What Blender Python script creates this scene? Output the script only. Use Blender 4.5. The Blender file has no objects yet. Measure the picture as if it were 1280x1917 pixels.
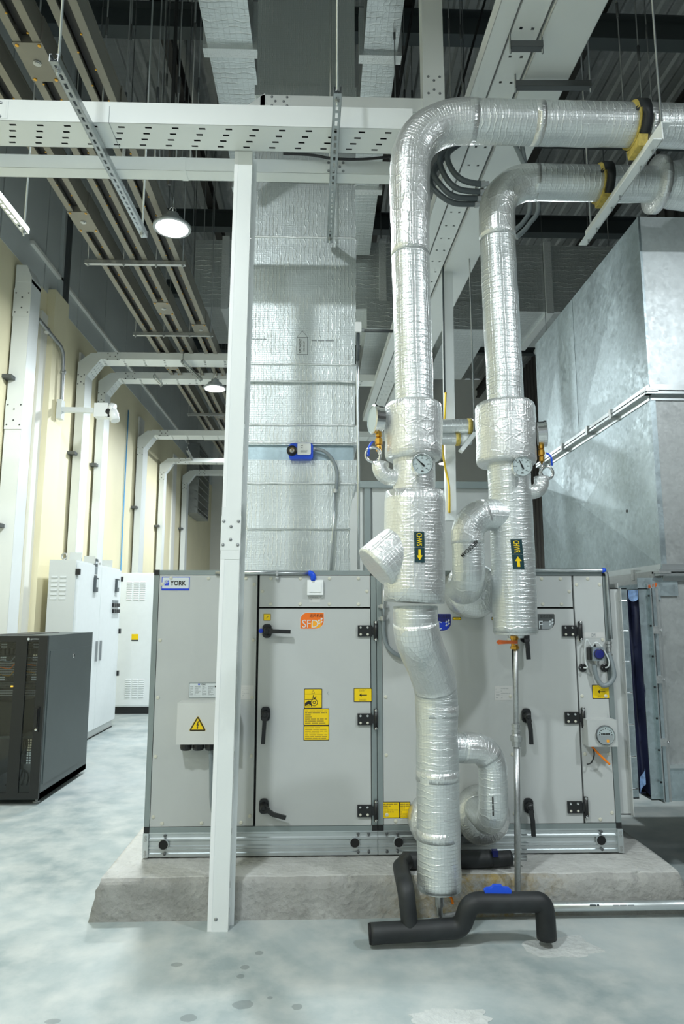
import bpy, bmesh, math, random
from mathutils import Vector as V, Matrix, noise as mnoise
random.seed(7)
sc = bpy.context.scene
COL = sc.collection
# ------------------------------------------------------------------ camera
F = 1278.0; EYE = 1.55
PITCH = math.atan(189.5 / F); YAW = math.atan(40 * math.cos(PITCH) / F)
cp, sp, cy, sy = math.cos(PITCH), math.sin(PITCH), math.cos(YAW), math.sin(YAW)
RIGHT = V((cy, -sy, 0)); FWD = V((sy * cp, cy * cp, sp)); UP = V((-sy * sp, -cy * sp, cp))
cam = bpy.data.cameras.new('camera'); camo = bpy.data.objects.new('camera', cam); COL.objects.link(camo)
camo.matrix_world = Matrix(((RIGHT.x, UP.x, -FWD.x, 0), (RIGHT.y, UP.y, -FWD.y, 0), (RIGHT.z, UP.z, -FWD.z, EYE), (0, 0, 0, 1)))
cam.sensor_fit = 'VERTICAL'; cam.sensor_height = 36; cam.sensor_width = 24; cam.lens = F * 36 / 1917
cam.clip_start = 0.05; cam.clip_end = 200
sc.camera = camo
# ------------------------------------------------------------------ world, exposure
w = bpy.data.worlds.new('world'); sc.world = w; w.use_nodes = True
w.node_tree.nodes['Background'].inputs[0].default_value = (0.82, 0.95, 1.0, 1)
w.node_tree.nodes['Background'].inputs[1].default_value = 0.44
sc.view_settings.view_transform = 'Standard'; sc.view_settings.look = 'None'
sc.view_settings.exposure = 0.0; sc.view_settings.gamma = 1.0
sc.view_settings.use_curve_mapping = False
LAMP_W = 130.0           # watts of every high bay lamp

# measured sight lines of the photograph crossed with the plane a thing stands in
def ray(px, py):
    return RIGHT * ((px - 640) / F) + FWD + UP * ((958.5 - py) / F)
def pY(px, py, v): d = ray(px, py); t = v / d.y; return V((d.x * t, v, EYE + d.z * t))
def pZ(px, py, v): d = ray(px, py); t = (v - EYE) / d.z; return V((d.x * t, d.y * t, v))
def pX(px, py, v): d = ray(px, py); t = v / d.x; return V((v, d.y * t, EYE + d.z * t))

# ------------------------------------------------------------------ materials
M = {}
def nt(name):
    m = bpy.data.materials.new(name); m.use_nodes = True
    t = m.node_tree; b = t.nodes['Principled BSDF']
    return m, t, b
def N(t, k, **kw):
    n = t.nodes.new(k)
    for a, v in kw.items():
        if a in n.inputs: n.inputs[a].default_value = v
        else: setattr(n, a, v)
    return n
def mixc(t, fac, c1, c2):
    n = t.nodes.new('ShaderNodeMix'); n.data_type = 'RGBA'
    for sock, v in ((0, fac), (6, c1), (7, c2)):
        if hasattr(v, 'links') or isinstance(v, bpy.types.NodeSocket): t.links.new(v, n.inputs[sock])
        elif sock == 0: n.inputs[0].default_value = v
        else: n.inputs[sock].default_value = (*v, 1)
    return n.outputs[2]
def math_(t, op, a, b=None, c=None):
    n = t.nodes.new('ShaderNodeMath'); n.operation = op
    for i, v in enumerate((a, b, c)):
        if v is None: continue
        if isinstance(v, bpy.types.NodeSocket): t.links.new(v, n.inputs[i])
        else: n.inputs[i].default_value = v
    return n.outputs[0]
def ramp(t, sock, stops):
    n = t.nodes.new('ShaderNodeValToRGB'); e = n.color_ramp.elements
    for i, (p, v) in enumerate(stops):
        if i < 2: el = e[i]; el.position = p
        else: el = e.new(p)
        el.color = (v, v, v, 1) if not isinstance(v, tuple) else (*v, 1)
    t.links.new(sock, n.inputs[0]); return n.outputs[0]
def plain(key, col, rough=0.5, metal=0.0, var=0.0, scale=12.0, bump=0.0, bscale=200.0, emit=None):
    m, t, b = nt(key)
    b.inputs['Base Color'].default_value = (*col, 1); b.inputs['Roughness'].default_value = rough; b.inputs['Metallic'].default_value = metal
    if var or bump:
        tc = N(t, 'ShaderNodeTexCoord')
    if var:
        n = N(t, 'ShaderNodeTexNoise', Scale=scale, Detail=5.0); t.links.new(tc.outputs['Object'], n.inputs['Vector'])
        lo = tuple(c * (1 - var) for c in col); hi = tuple(min(1, c * (1 + var * .6)) for c in col)
        t.links.new(mixc(t, ramp(t, n.outputs[0], ((.3, 0.0), (.7, 1.0))), lo, hi), b.inputs['Base Color'])
    if bump:
        n2 = N(t, 'ShaderNodeTexNoise', Scale=bscale, Detail=3.0); t.links.new(tc.outputs['Object'], n2.inputs['Vector'])
        bp = N(t, 'ShaderNodeBump', Strength=bump, Distance=0.002); t.links.new(n2.outputs[0], bp.inputs['Height']); t.links.new(bp.outputs[0], b.inputs['Normal'])
    if emit:
        b.inputs['Emission Color'].default_value = (*col, 1); b.inputs['Emission Strength'].default_value = emit
    M[key] = m; return m
def foil(key, base, rough, metal, axis='X', lines=1.0, spacing=26.0, grid=0.016, crinkle=1.0):
    """aluminium foil facing: scrim grid, long raised wrinkles and fine crinkle, as relief; wrinkle highlights are also in the colour"""
    m, t, b = nt(key); L = t.links
    uv = N(t, 'ShaderNodeUVMap')
    n0 = N(t, 'ShaderNodeTexNoise', Scale=7.0, Detail=3.0); L.new(uv.outputs[0], n0.inputs['Vector'])
    sep = N(t, 'ShaderNodeSeparateXYZ'); L.new(uv.outputs[0], sep.inputs[0])
    def gl(s):
        a = math_(t, 'PINGPONG', math_(t, 'MULTIPLY_ADD', n0.outputs[0], .010, s), grid * .5)
        return ramp(t, math_(t, 'DIVIDE', a, grid * .5), ((0.0, 1.0), (0.16, 0.0)))
    g = math_(t, 'MAXIMUM', gl(sep.outputs[0]), gl(sep.outputs[1]))
    wv = N(t, 'ShaderNodeTexWave', wave_type='BANDS', bands_direction=axis, Scale=spacing, Distortion=4.5, Detail=3.0)
    wv.inputs['Detail Scale'].default_value = 1.4
    L.new(uv.outputs[0], wv.inputs['Vector'])
    n1 = N(t, 'ShaderNodeTexNoise', Scale=5.0, Detail=2.0); L.new(uv.outputs[0], n1.inputs['Vector'])
    wr = math_(t, 'MULTIPLY', ramp(t, wv.outputs['Fac'], ((.80, 0.0), (1.0, 1.0))), ramp(t, n1.outputs[0], ((.36, 0.0), (.58, 1.0))))
    vo = N(t, 'ShaderNodeTexVoronoi', feature='DISTANCE_TO_EDGE', Scale=16.0); L.new(uv.outputs[0], vo.inputs['Vector'])
    cr = ramp(t, vo.outputs['Distance'], ((0.0, 1.0), (.09, 0.0)))
    n2 = N(t, 'ShaderNodeTexNoise', Scale=38.0, Detail=4.0); L.new(uv.outputs[0], n2.inputs['Vector'])
    h = math_(t, 'MULTIPLY_ADD', g, .22, math_(t, 'MULTIPLY', wr, 1.0 * lines))
    h = math_(t, 'MULTIPLY_ADD', cr, .28 * crinkle, h)
    h = math_(t, 'MULTIPLY_ADD', n2.outputs[0], .55 * crinkle, h)
    bp = N(t, 'ShaderNodeBump', Strength=.65, Distance=.004); L.new(h, bp.inputs['Height']); L.new(bp.outputs[0], b.inputs['Normal'])
    c = mixc(t, math_(t, 'MULTIPLY', g, .30), base, tuple(x * .62 for x in base))
    c = mixc(t, math_(t, 'MULTIPLY', wr, .5 * lines), c, (.95, .96, .96))  # wrinkle crests painted near white as highlights
    L.new(c, b.inputs['Base Color'])
    L.new(math_(t, 'MULTIPLY_ADD', n1.outputs[0], .22, rough - .1), b.inputs['Roughness'])
    b.inputs['Metallic'].default_value = metal
    M[key] = m
def galv(key, base, rough=.36, metal=.9, spangle=45.0, amp=.35):
    m, t, b = nt(key); L = t.links
    tc = N(t, 'ShaderNodeTexCoord')
    vo = N(t, 'ShaderNodeTexVoronoi', Scale=spangle); L.new(tc.outputs['Object'], vo.inputs['Vector'])
    n = N(t, 'ShaderNodeTexNoise', Scale=2.2, Detail=6.0, Roughness=.65); L.new(tc.outputs['Object'], n.inputs['Vector'])
    n3 = N(t, 'ShaderNodeTexNoise', Scale=14.0, Detail=5.0); L.new(tc.outputs['Object'], n3.inputs['Vector'])
    sepc = N(t, 'ShaderNodeSeparateColor'); L.new(vo.outputs['Color'], sepc.inputs[0])
    f = math_(t, 'MULTIPLY_ADD', sepc.outputs[0], .35, math_(t, 'MULTIPLY', ramp(t, n.outputs[0], ((.35, 0.0), (.68, 1.0))), .65))
    L.new(mixc(t, f, tuple(x * (1 - amp) for x in base), tuple(min(1, x * (1 + amp * .35)) for x in base)), b.inputs['Base Color'])
    L.new(math_(t, 'MULTIPLY_ADD', n3.outputs[0], .25, math_(t, 'MULTIPLY_ADD', sepc.outputs[1], .10, rough - .14)), b.inputs['Roughness'])
    b.inputs['Metallic'].default_value = metal
    bp = N(t, 'ShaderNodeBump', Strength=.12, Distance=.01); L.new(n.outputs[0], bp.inputs['Height']); L.new(bp.outputs[0], b.inputs['Normal'])
    M[key] = m

plain('white_paint', (.79, .825, .82), .34, var=.03, scale=2)
plain('lamp_housing_grey', (.30, .33, .34), .4, .3)  # grey coat of the lamp housings
plain('panel_grey', (.505, .525, .518), .46, var=.03, scale=3, bump=.06, bscale=500)
plain('frame_grey', (.30, .345, .345), .38, .55)
plain('alu', (.62, .66, .67), .33, .9, var=.08, scale=8)
plain('steel', (.55, .58, .59), .32, .95, var=.1, scale=20)
plain('dark_steel', (.12, .13, .135), .5, .5)
plain('rod_steel', (.34, .36, .37), .42, .8)
plain('chrome', (.78, .79, .79), .16, 1.0)
plain('black_plastic', (.012, .013, .014), .38)
plain('black', (.006, .006, .007), .7)
plain('rubber', (.020, .023, .025), .55, var=.45, scale=9, bump=.35, bscale=30)
plain('tape_black', (.035, .045, .05), .35, var=.3, scale=10)
plain('cream', (.60, .59, .50), .5)
plain('white_plastic', (.86, .88, .88), .3)
plain('box_grey', (.63, .64, .62), .42)
plain('yellow', (.90, .62, .0), .45)
plain('orange', (.86, .17, .01), .42)
plain('orange_light', (.95, .40, .02), .42)
plain('dark_green', (.008, .040, .046), .4)
plain('navy', (.012, .018, .17), .4)
plain('slate', (.09, .10, .10), .4)
plain('pale', (.66, .71, .73), .4)
plain('ink', (.015, .014, .012), .5)
plain('ink_faint', (.34, .24, .02), .5)
plain('ink_grey', (.30, .33, .34), .5)
plain('cable_blue', (.14, .42, .78), .45)
plain('blue', (.006, .08, .72), .35)
plain('royal_blue', (.01, .05, .60), .4)
plain('paper', (.84, .86, .85), .5)
plain('label_film', (.60, .60, .585), .3)
plain('brass', (.65, .36, .06), .3, .9)
plain('valve_orange', (.50, .10, .015), .5, var=.2, scale=60)
plain('cable_orange', (1.0, .24, .0), .4)
plain('cable_yellow', (.90, .60, .03), .45)
plain('conduit_grey', (.22, .255, .27), .42)
plain('conduit_dark', (.075, .092, .10), .45)
plain('tube_clear', (.62, .66, .66), .25)
plain('wall_cream', (.87, .80, .56), .55, var=.05, scale=1.2)
plain('wall_white', (.82, .82, .78), .5, var=.03, scale=1.5)
plain('wall_grey', (.62, .66, .66), .55, var=.06, scale=1.1)
plain('cladding_dark', (.105, .10, .095), .5, .2, var=.1, scale=1)
plain('roof_deck', (.13, .145, .145), .45, .55, var=.2, scale=2)
plain('beam_dark', (.07, .085, .09), .5, .2)
plain('busway', (.25, .24, .205), .45, .45, var=.1, scale=4)
plain('busway_dark', (.050, .048, .045), .5, .4)
plain('rack_grey', (.075, .095, .098), .42, .1, var=.05, scale=5)
plain('rack_black', (.012, .014, .015), .45)
plain('switch_grey', (.46, .47, .47), .4, .4)
plain('fabric_navy', (.010, .014, .045), .55, var=.3, scale=5, bump=.3, bscale=60)
plain('fabric_sheen', (.20, .32, .55), .35, var=.5, scale=40)
plain('insul_yellow', (.52, .40, .09), .7, var=.3, scale=40, bump=.5, bscale=90)
plain('lens', (1.0, 1.0, 1.0), .4, emit=14.0)
plain('led_amber', (1.0, .55, .05), .4, emit=2.0)
plain('needle', (.004, .004, .004), .4)
plain('dial', (.44, .51, .52), .35)
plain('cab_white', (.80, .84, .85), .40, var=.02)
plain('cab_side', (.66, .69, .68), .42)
plain('gap', (.02, .022, .022), .8)
foil('foil_pipe', (.74, .775, .775), .36, .80, axis='Y', lines=.55, spacing=9.5, crinkle=.5)
foil('foil_tape', (.80, .82, .815), .34, .78, axis='X', lines=.35, spacing=5.0, crinkle=1.25)
foil('foil_duct', (.66, .715, .72), .40, .75, axis='X', lines=.8, spacing=11.0, crinkle=.35)
foil('foil_lip', (.86, .89, .89), .42, .55, axis='Y', lines=.3, spacing=5.0, crinkle=1.2)
foil('foil_far', (.70, .74, .74), .40, .75, axis='Y', lines=1.1, spacing=5.0, grid=.05, crinkle=.8)
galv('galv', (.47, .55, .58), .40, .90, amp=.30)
galv('galv_lit', (.82, .87, .90), .5, .35, amp=.15)  # paler copy of galv, lamp light on the front put into its colour
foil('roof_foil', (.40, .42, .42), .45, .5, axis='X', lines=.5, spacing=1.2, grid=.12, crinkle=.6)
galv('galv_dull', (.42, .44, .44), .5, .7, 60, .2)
galv('galv_blue', (.42, .53, .58), .42, .75, 70, .15)
galv('zinc', (.55, .57, .57), .38, .85, 120, .3)
# glass of the server rack door: tinted, reflecting
m, t, b = nt('smoked_glass'); t.nodes.remove(b)
tr = N(t, 'ShaderNodeBsdfTransparent'); tr.inputs[0].default_value = (.80, .83, .84, 1)
gl = N(t, 'ShaderNodeBsdfGlossy', Roughness=.06); fr = N(t, 'ShaderNodeFresnel', IOR=1.45); mx = N(t, 'ShaderNodeMixShader')
t.links.new(fr.outputs[0], mx.inputs[0]); t.links.new(tr.outputs[0], mx.inputs[1]); t.links.new(gl.outputs[0], mx.inputs[2])
t.links.new(mx.outputs[0], t.nodes['Material Output'].inputs[0]); M['smoked_glass'] = m
# polished concrete floor with water marks
m, t, b = nt('floor_concrete'); L = t.links
tc = N(t, 'ShaderNodeTexCoord'); P = tc.outputs['Object']
n1 = N(t, 'ShaderNodeTexNoise', Scale=.9, Detail=7.0, Roughness=.62, Distortion=.6); L.new(P, n1.inputs['Vector'])
n2 = N(t, 'ShaderNodeTexNoise', Scale=5.0, Detail=6.0, Roughness=.6); L.new(P, n2.inputs['Vector'])
n3 = N(t, 'ShaderNodeTexNoise', Scale=40.0, Detail=3.0); L.new(P, n3.inputs['Vector'])
c = mixc(t, ramp(t, n1.outputs[0], ((.32, 0.0), (.68, 1.0))), (.22, .28, .29), (.47, .52, .52))
c = mixc(t, ramp(t, n2.outputs[0], ((.40, 0.0), (.72, .75))), c, (.57, .585, .56))
c = mixc(t, ramp(t, n3.outputs[0], ((.62, 0.0), (.80, .25))), c, (.30, .33, .33))
sepf = N(t, 'ShaderNodeSeparateXYZ'); L.new(P, sepf.inputs[0])
stain = None
for (px, py, rx, ry) in ((332, 1806, .055, .045), (485, 1784, .035, .035), (458, 1811, .035, .035), (450, 1828, .028, .03), (353, 1906, .045, .04),
                         (556, 1885, .038, .038), (456, 1881, .075, .05), (505, 1868, .02, .02), (97, 1912, .05, .03)):
    q = pZ(px, py, 0)
    dx = math_(t, 'DIVIDE', math_(t, 'SUBTRACT', sepf.outputs[0], q.x), rx); dy = math_(t, 'DIVIDE', math_(t, 'SUBTRACT', sepf.outputs[1], q.y), ry)
    d = math_(t, 'ADD', math_(t, 'MULTIPLY', dx, dx), math_(t, 'MULTIPLY', dy, dy))
    d = math_(t, 'MULTIPLY_ADD', n2.outputs[0], 1.3, d)
    s_ = ramp(t, d, ((.95, 1.0), (1.55, 0.0)))
    stain = s_ if stain is None else math_(t, 'MAXIMUM', stain, s_)
c = mixc(t, math_(t, 'MULTIPLY', stain, .45), c, (.10, .12, .12))
L.new(c, b.inputs['Base Color'])
L.new(math_(t, 'MULTIPLY_ADD', n2.outputs[0], .25, .30), b.inputs['Roughness'])
bp = N(t, 'ShaderNodeBump', Strength=.12, Distance=.01); L.new(n2.outputs[0], bp.inputs['Height']); L.new(bp.outputs[0], b.inputs['Normal'])
M['floor_concrete'] = m
def concrete(key, lo, hi, dark, rough=.8, rust=False):
    m, t, b = nt(key); L = t.links
    tc = N(t, 'ShaderNodeTexCoord'); P = tc.outputs['Object']
    a = N(t, 'ShaderNodeTexNoise', Scale=3.0, Detail=8.0, Roughness=.65); L.new(P, a.inputs['Vector'])
    b2 = N(t, 'ShaderNodeTexNoise', Scale=16.0, Detail=6.0, Roughness=.7); L.new(P, b2.inputs['Vector'])
    v = N(t, 'ShaderNodeTexVoronoi', Scale=34.0); L.new(P, v.inputs['Vector'])
    c = mixc(t, ramp(t, a.outputs[0], ((.3, 0.0), (.7, 1.0))), lo, hi)
    c = mixc(t, ramp(t, b2.outputs[0], ((.55, 0.0), (.78, .8))), c, dark)
    if rust:
        s = N(t, 'ShaderNodeSeparateXYZ'); L.new(P, s.inputs[0])
        gx = math_(t, 'ABSOLUTE', math_(t, 'SUBTRACT', s.outputs[0], .43))
        f = math_(t, 'MULTIPLY', ramp(t, gx, ((.1, 1.0), (.55, 0.0))), ramp(t, b2.outputs[0], ((.40, 0.0), (.62, .9))))
        c = mixc(t, f, c, (.30, .22, .07))
    L.new(c, b.inputs['Base Color']); b.inputs['Roughness'].default_value = rough
    h = math_(t, 'MULTIPLY_ADD', v.outputs['Distance'], .4, b2.outputs[0])
    bp = N(t, 'ShaderNodeBump', Strength=.8, Distance=.014); L.new(h, bp.inputs['Height']); L.new(bp.outputs[0], b.inputs['Normal'])
    M[key] = m
concrete('pad_side_shaded', (.25, .25, .235), (.46, .46, .44), (.15, .147, .135), rust=True)  # front and ends: shade put into a darker colour, plus rust stains
concrete('pad_top_lit', (.42, .42, .40), (.60, .605, .585), (.30, .30, .28))  # same concrete painted paler to stand for overhead light on the top
concrete('patch_concrete', (.47, .50, .49), (.60, .62, .61), (.36, .38, .37))

# ------------------------------------------------------------------ mesh builder
def basis(n, hint=None):
    n = n.normalized()
    h = hint if hint is not None else (V((0, 0, 1)) if abs(n.z) < .9 else V((1, 0, 0)))
    u = h.cross(n)
    if u.length < 1e-6: u = V((1, 0, 0)).cross(n)
    u.normalize(); return u, n.cross(u).normalized()
class MB:
    def __init__(s):
        s.bm = bmesh.new(); s.uv = s.bm.loops.layers.uv.new('UVMap'); s.keys = []
    def mi(s, k):
        if k not in s.keys: s.keys.append(k)
        return s.keys.index(k)
    def face(s, vs, m, smooth=False, uvs=None):
        try: f = s.bm.faces.new(vs)
        except ValueError: return None
        f.material_index = s.mi(m); f.smooth = smooth
        if uvs:
            for l, q in zip(f.loops, uvs): l[s.uv].uv = q
            f.tag = True
        return f
    def poly(s, pts, m): return s.face([s.bm.verts.new(p) for p in pts], m)
    def obox(s, c, ax, h, m):
        c = V(c); a = [V(x) for x in ax]
        vs = [s.bm.verts.new(c + a[0] * (h[0] * i) + a[1] * (h[1] * j) + a[2] * (h[2] * k)) for i in (-1, 1) for j in (-1, 1) for k in (-1, 1)]
        for q in ((0, 1, 3, 2), (4, 6, 7, 5), (0, 4, 5, 1), (2, 3, 7, 6), (0, 2, 6, 4), (1, 5, 7, 3)):
            s.face([vs[i] for i in q], m)
        return s
    def box(s, x0, x1, y0, y1, z0, z1, m):
        return s.obox(((x0 + x1) / 2, (y0 + y1) / 2, (z0 + z1) / 2), ((1, 0, 0), (0, 1, 0), (0, 0, 1)), (abs(x1 - x0) / 2, abs(y1 - y0) / 2, abs(z1 - z0) / 2), m)
    def bar(s, p, q, wdt, hgt, m, hint=None):
        p, q = V(p), V(q); d = q - p; u, v = basis(d, hint)
        return s.obox((p + q) / 2, (u, v, d.normalized()), (wdt / 2, hgt / 2, d.length / 2), m)
    def prism(s, outline, o, u, v, n, th, m, cap=None):
        o, u, v, n = V(o), V(u), V(v), V(n)
        lo = [s.bm.verts.new(o + u * a + v * b) for a, b in outline]; hi = [s.bm.verts.new(o + u * a + v * b + n * th) for a, b in outline]
        s.face(hi, cap or m); s.face(lo[::-1], m)
        k = len(lo)
        for i in range(k): s.face([lo[i], lo[(i + 1) % k], hi[(i + 1) % k], hi[i]], m)
        return s
    def tube(s, pts, r, m, n=12, caps=True, capm=None, smooth=True, hint=None):
        pts = [V(p) for p in pts]; k = len(pts)
        rs = r if isinstance(r, (list, tuple)) else [r] * k
        T = []
        for i in range(k):
            d = pts[min(i + 1, k - 1)] - pts[max(i - 1, 0)]
            if d.length < 1e-9: d = T[-1] if T else V((0, 0, 1))
            T.append(d.normalized())
        u, v = basis(T[0], hint); rings = []; dist = 0
        for i in range(k):
            if i:
                dist += (pts[i] - pts[i - 1]).length + abs(rs[i] - rs[i - 1])
                u = (u - T[i] * u.dot(T[i])); u.normalize(); v = T[i].cross(u)
            rings.append(([s.bm.verts.new(pts[i] + (u * math.cos(2 * math.pi * j / n) + v * math.sin(2 * math.pi * j / n)) * rs[i]) for j in range(n)], dist))
        rm = max(rs)
        for i in range(k - 1):
            a, da = rings[i]; b, db = rings[i + 1]
            for j in range(n):
                j2 = (j + 1) % n; ua, ub = 2 * math.pi * rm * j / n, 2 * math.pi * rm * (j + 1) / n
                s.face([a[j], a[j2], b[j2], b[j]], m, smooth, ((ua, da), (ub, da), (ub, db), (ua, db)))
        if caps:
            s.face(rings[0][0][::-1], capm or m); s.face(rings[-1][0], capm or m)
        return s
    def cyl(s, p, q, r, m, n=16, r2=None, capm=None): return s.tube([p, q], [r, r if r2 is None else r2], m, n, True, capm)
    def lathe(s, o, ax, prof, m, n=20, caps=True):
        o, ax = V(o), V(ax).normalized(); u, v = basis(ax); rings = []
        for (r, h, *mm) in prof:
            rings.append([s.bm.verts.new(o + ax * h + (u * math.cos(2 * math.pi * j / n) + v * math.sin(2 * math.pi * j / n)) * max(r, 1e-5)) for j in range(n)])
        for i in range(len(prof) - 1):
            mm = prof[i + 1][2] if len(prof[i + 1]) > 2 else m
            for j in range(n): s.face([rings[i][j], rings[i][(j + 1) % n], rings[i + 1][(j + 1) % n], rings[i + 1][j]], mm, False)
        if caps:
            s.face(rings[0][::-1], m); s.face(rings[-1], prof[-1][2] if len(prof[-1]) > 2 else m)
        return s
    def torus(s, c, ax, R, r, m, a0=0, a1=2 * math.pi, n=24, k=8):
        u, v = basis(V(ax)); c = V(c)
        return s.tube([c + (u * math.cos(a0 + (a1 - a0) * i / n) + v * math.sin(a0 + (a1 - a0) * i / n)) * R for i in range(n + 1)], r, m, k)
    def perf(s, o, u, v, lu, lv, rows, hw, hh, m):
        """sheet lu by lv from corner o; rows = [(v centre, [u centres])], every hole hw by hh really open"""
        o, u, v = V(o), V(u), V(v)
        def quad(a0, a1, b0, b1):
            if a1 - a0 > 1e-6 and b1 - b0 > 1e-6: s.poly([o + u * a0 + v * b0, o + u * a1 + v * b0, o + u * a1 + v * b1, o + u * a0 + v * b1], m)
        b = 0
        for vc, us in sorted(rows):
            quad(0, lu, b, vc - hh / 2); a = 0
            for uc in sorted(us):
                quad(a, uc - hw / 2, vc - hh / 2, vc + hh / 2); a = uc + hw / 2
            quad(a, lu, vc - hh / 2, vc + hh / 2); b = vc + hh / 2
        quad(0, lu, b, lv); return s
    def add(s, verts, faces, m):
        vs = [s.bm.verts.new(p) for p in verts]
        for f in faces: s.face([vs[i] for i in f], m)
        return s
    def build(s, name, parent=None, bevel=0, origin=None, seg=2):
        bm = s.bm
        if bevel:
            es = [e for e in bm.edges if len(e.link_faces) == 2 and e.calc_face_angle(0) > .6]
            bmesh.ops.bevel(bm, geom=es, offset=bevel, segments=seg, affect='EDGES', clamp_overlap=True, profile=.5)
        for f in bm.faces:
            if f.tag and all(l[s.uv].uv.length_squared == 0 for l in f.loops): f.tag = False
            if not f.tag:
                f.normal_update(); nrm = f.normal; a = max(range(3), key=lambda i: abs(nrm[i]))
                for l in f.loops:
                    p = l.vert.co; l[s.uv].uv = ((p.y, p.z), (p.x, p.z), (p.x, p.y))[a]
        if parent is not None: org = V(parent['_o'])
        elif origin is not None: org = V(origin)
        else:
            xs = [v.co for v in bm.verts]
            org = V(((min(p.x for p in xs) + max(p.x for p in xs)) / 2, (min(p.y for p in xs) + max(p.y for p in xs)) / 2, min(p.z for p in xs)))
        for v in bm.verts: v.co -= org
        me = bpy.data.meshes.new(name); bm.to_mesh(me); bm.free()
        for k in s.keys: me.materials.append(M[k])
        ob = bpy.data.objects.new(name, me); COL.objects.link(ob)
        ob['_o'] = tuple(org)
        if parent is not None: ob.parent = parent
        else: ob.location = org
        return ob
def tag(o, label, cat, group=None):
    o['label'] = label; o['category'] = cat
    if group: o['group'] = group
    return o
def thing(name, loc, label, cat, group=None):
    o = bpy.data.objects.new(name, None); o.empty_display_size = .1; COL.objects.link(o); o.location = loc; o['_o'] = tuple(loc)
    return tag(o, label, cat, group)
def struct(o): o['kind'] = 'structure'; return o
def stuff(o): o['kind'] = 'stuff'; return o
def arc(c, u, v, r, a0, a1, n=10):
    return [V(c) + V(u) * (r * math.cos(a0 + (a1 - a0) * i / n)) + V(v) * (r * math.sin(a0 + (a1 - a0) * i / n)) for i in range(n + 1)]
def fillet(pts, r, n=8):
    pts = [V(p) for p in pts]; out = [pts[0]]
    for i in range(1, len(pts) - 1):
        a, b, c = pts[i - 1], pts[i], pts[i + 1]; d1 = (a - b); d2 = (c - b)
        ri = r[i - 1] if isinstance(r, (list, tuple)) else r
        ang = d1.angle(d2)
        if ang > 3.05 or ri <= 0: out.append(b); continue
        tl = min(ri / math.tan(ang / 2), d1.length * .49 if len(pts) > 3 else d1.length * .9, d2.length * .49 if len(pts) > 3 else d2.length * .9)
        d1.normalize(); d2.normalize(); p, q = b + d1 * tl, b + d2 * tl
        rr = tl * math.tan(ang / 2); bis = (d1 + d2).normalized(); ce = b + bis * (rr / math.sin(ang / 2))
        e1 = (p - ce).normalized(); e2 = (q - ce).normalized(); om = e1.angle(e2)
        for k in range(n + 1):
            s_ = k / n; out.append(ce + (e1 * math.sin((1 - s_) * om) + e2 * math.sin(s_ * om)) / math.sin(om) * rr)
    out.append(pts[-1]); return out
def spline(pts, n=8):
    pts = [V(p) for p in pts]; out = []
    for i in range(len(pts) - 1):
        p0 = pts[max(i - 1, 0)]; p1 = pts[i]; p2 = pts[i + 1]; p3 = pts[min(i + 2, len(pts) - 1)]
        for k in range(n):
            t_ = k / n
            out.append(.5 * ((2 * p1) + (p2 - p0) * t_ + (2 * p0 - 5 * p1 + 4 * p2 - p3) * t_ ** 2 + (3 * p1 - p0 - 3 * p2 + p3) * t_ ** 3))
    out.append(pts[-1]); return out
def resample(pts, step):
    out = [pts[0]]
    for a, b in zip(pts, pts[1:]):
        k = max(1, int((b - a).length / step))
        for i in range(1, k + 1): out.append(a.lerp(b, i / k))
    return out
def rrect(wd, ht, r, n=6):
    """rounded rectangle outline, r = corner radii bl, br, tr, tl"""
    out = []
    for (cx, cz, rr, a) in ((0, 0, r[0], math.pi), (wd, 0, r[1], 1.5 * math.pi), (wd, ht, r[2], 0), (0, ht, r[3], .5 * math.pi)):
        if rr <= 0: out.append((cx, cz)); continue
        ox = cx + rr if cx == 0 else cx - rr; oz = cz + rr if cz == 0 else cz - rr
        out += [(ox + rr * math.cos(a + math.pi / 2 * i / n), oz + rr * math.sin(a + math.pi / 2 * i / n)) for i in range(n + 1)]
    return out
_tc = {}
def glyphs(body, bold=0.0):
    if (body, bold) in _tc: return _tc[(body, bold)]
    cu = bpy.data.curves.new('t', 'FONT'); cu.body = body; cu.size = 1; cu.resolution_u = 3; cu.offset = bold
    ob = bpy.data.objects.new('t', cu); COL.objects.link(ob)
    dg = bpy.context.evaluated_depsgraph_get(); dg.update(); me = bpy.data.meshes.new_from_object(ob.evaluated_get(dg))
    vs = [(v.co.x, v.co.y) for v in me.vertices]; fs = [tuple(p.vertices) for p in me.polygons]
    bpy.data.objects.remove(ob); bpy.data.curves.remove(cu); bpy.data.meshes.remove(me)
    if vs:
        x0 = min(v[0] for v in vs); x1 = max(v[0] for v in vs); y0 = min(v[1] for v in vs); y1 = max(v[1] for v in vs)
        vs = [((x - x0) / max(x1 - x0, 1e-6), (y - y0) / max(y1 - y0, 1e-6)) for x, y in vs]
    _tc[(body, bold)] = (vs, fs); return vs, fs
def text(mb, body, mapf, a0, b0, wd, ht, m, h=.0016, rot=0, bold=0.0):
    """lettering filling the box wd x ht at (a0, b0); rot 90 = reads upwards, -90 = reads downwards"""
    vs, fs = glyphs(body, bold)
    if not vs: return
    pts = []
    for x, y in vs:
        if rot == 90: a, b = a0 + (1 - y) * wd, b0 + x * ht
        elif rot == -90: a, b = a0 + y * wd, b0 + (1 - x) * ht
        else: a, b = a0 + x * wd, b0 + y * ht
        pts.append(mapf(a, b, h))
    mb.add(pts, fs, m)
def plane(o, u=(1, 0, 0), v=(0, 0, 1), n=(0, -1, 0)):
    o, u, v, n = V(o), V(u), V(v), V(n)
    return lambda a, b, h=0: o + u * a + v * b + n * h
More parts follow.
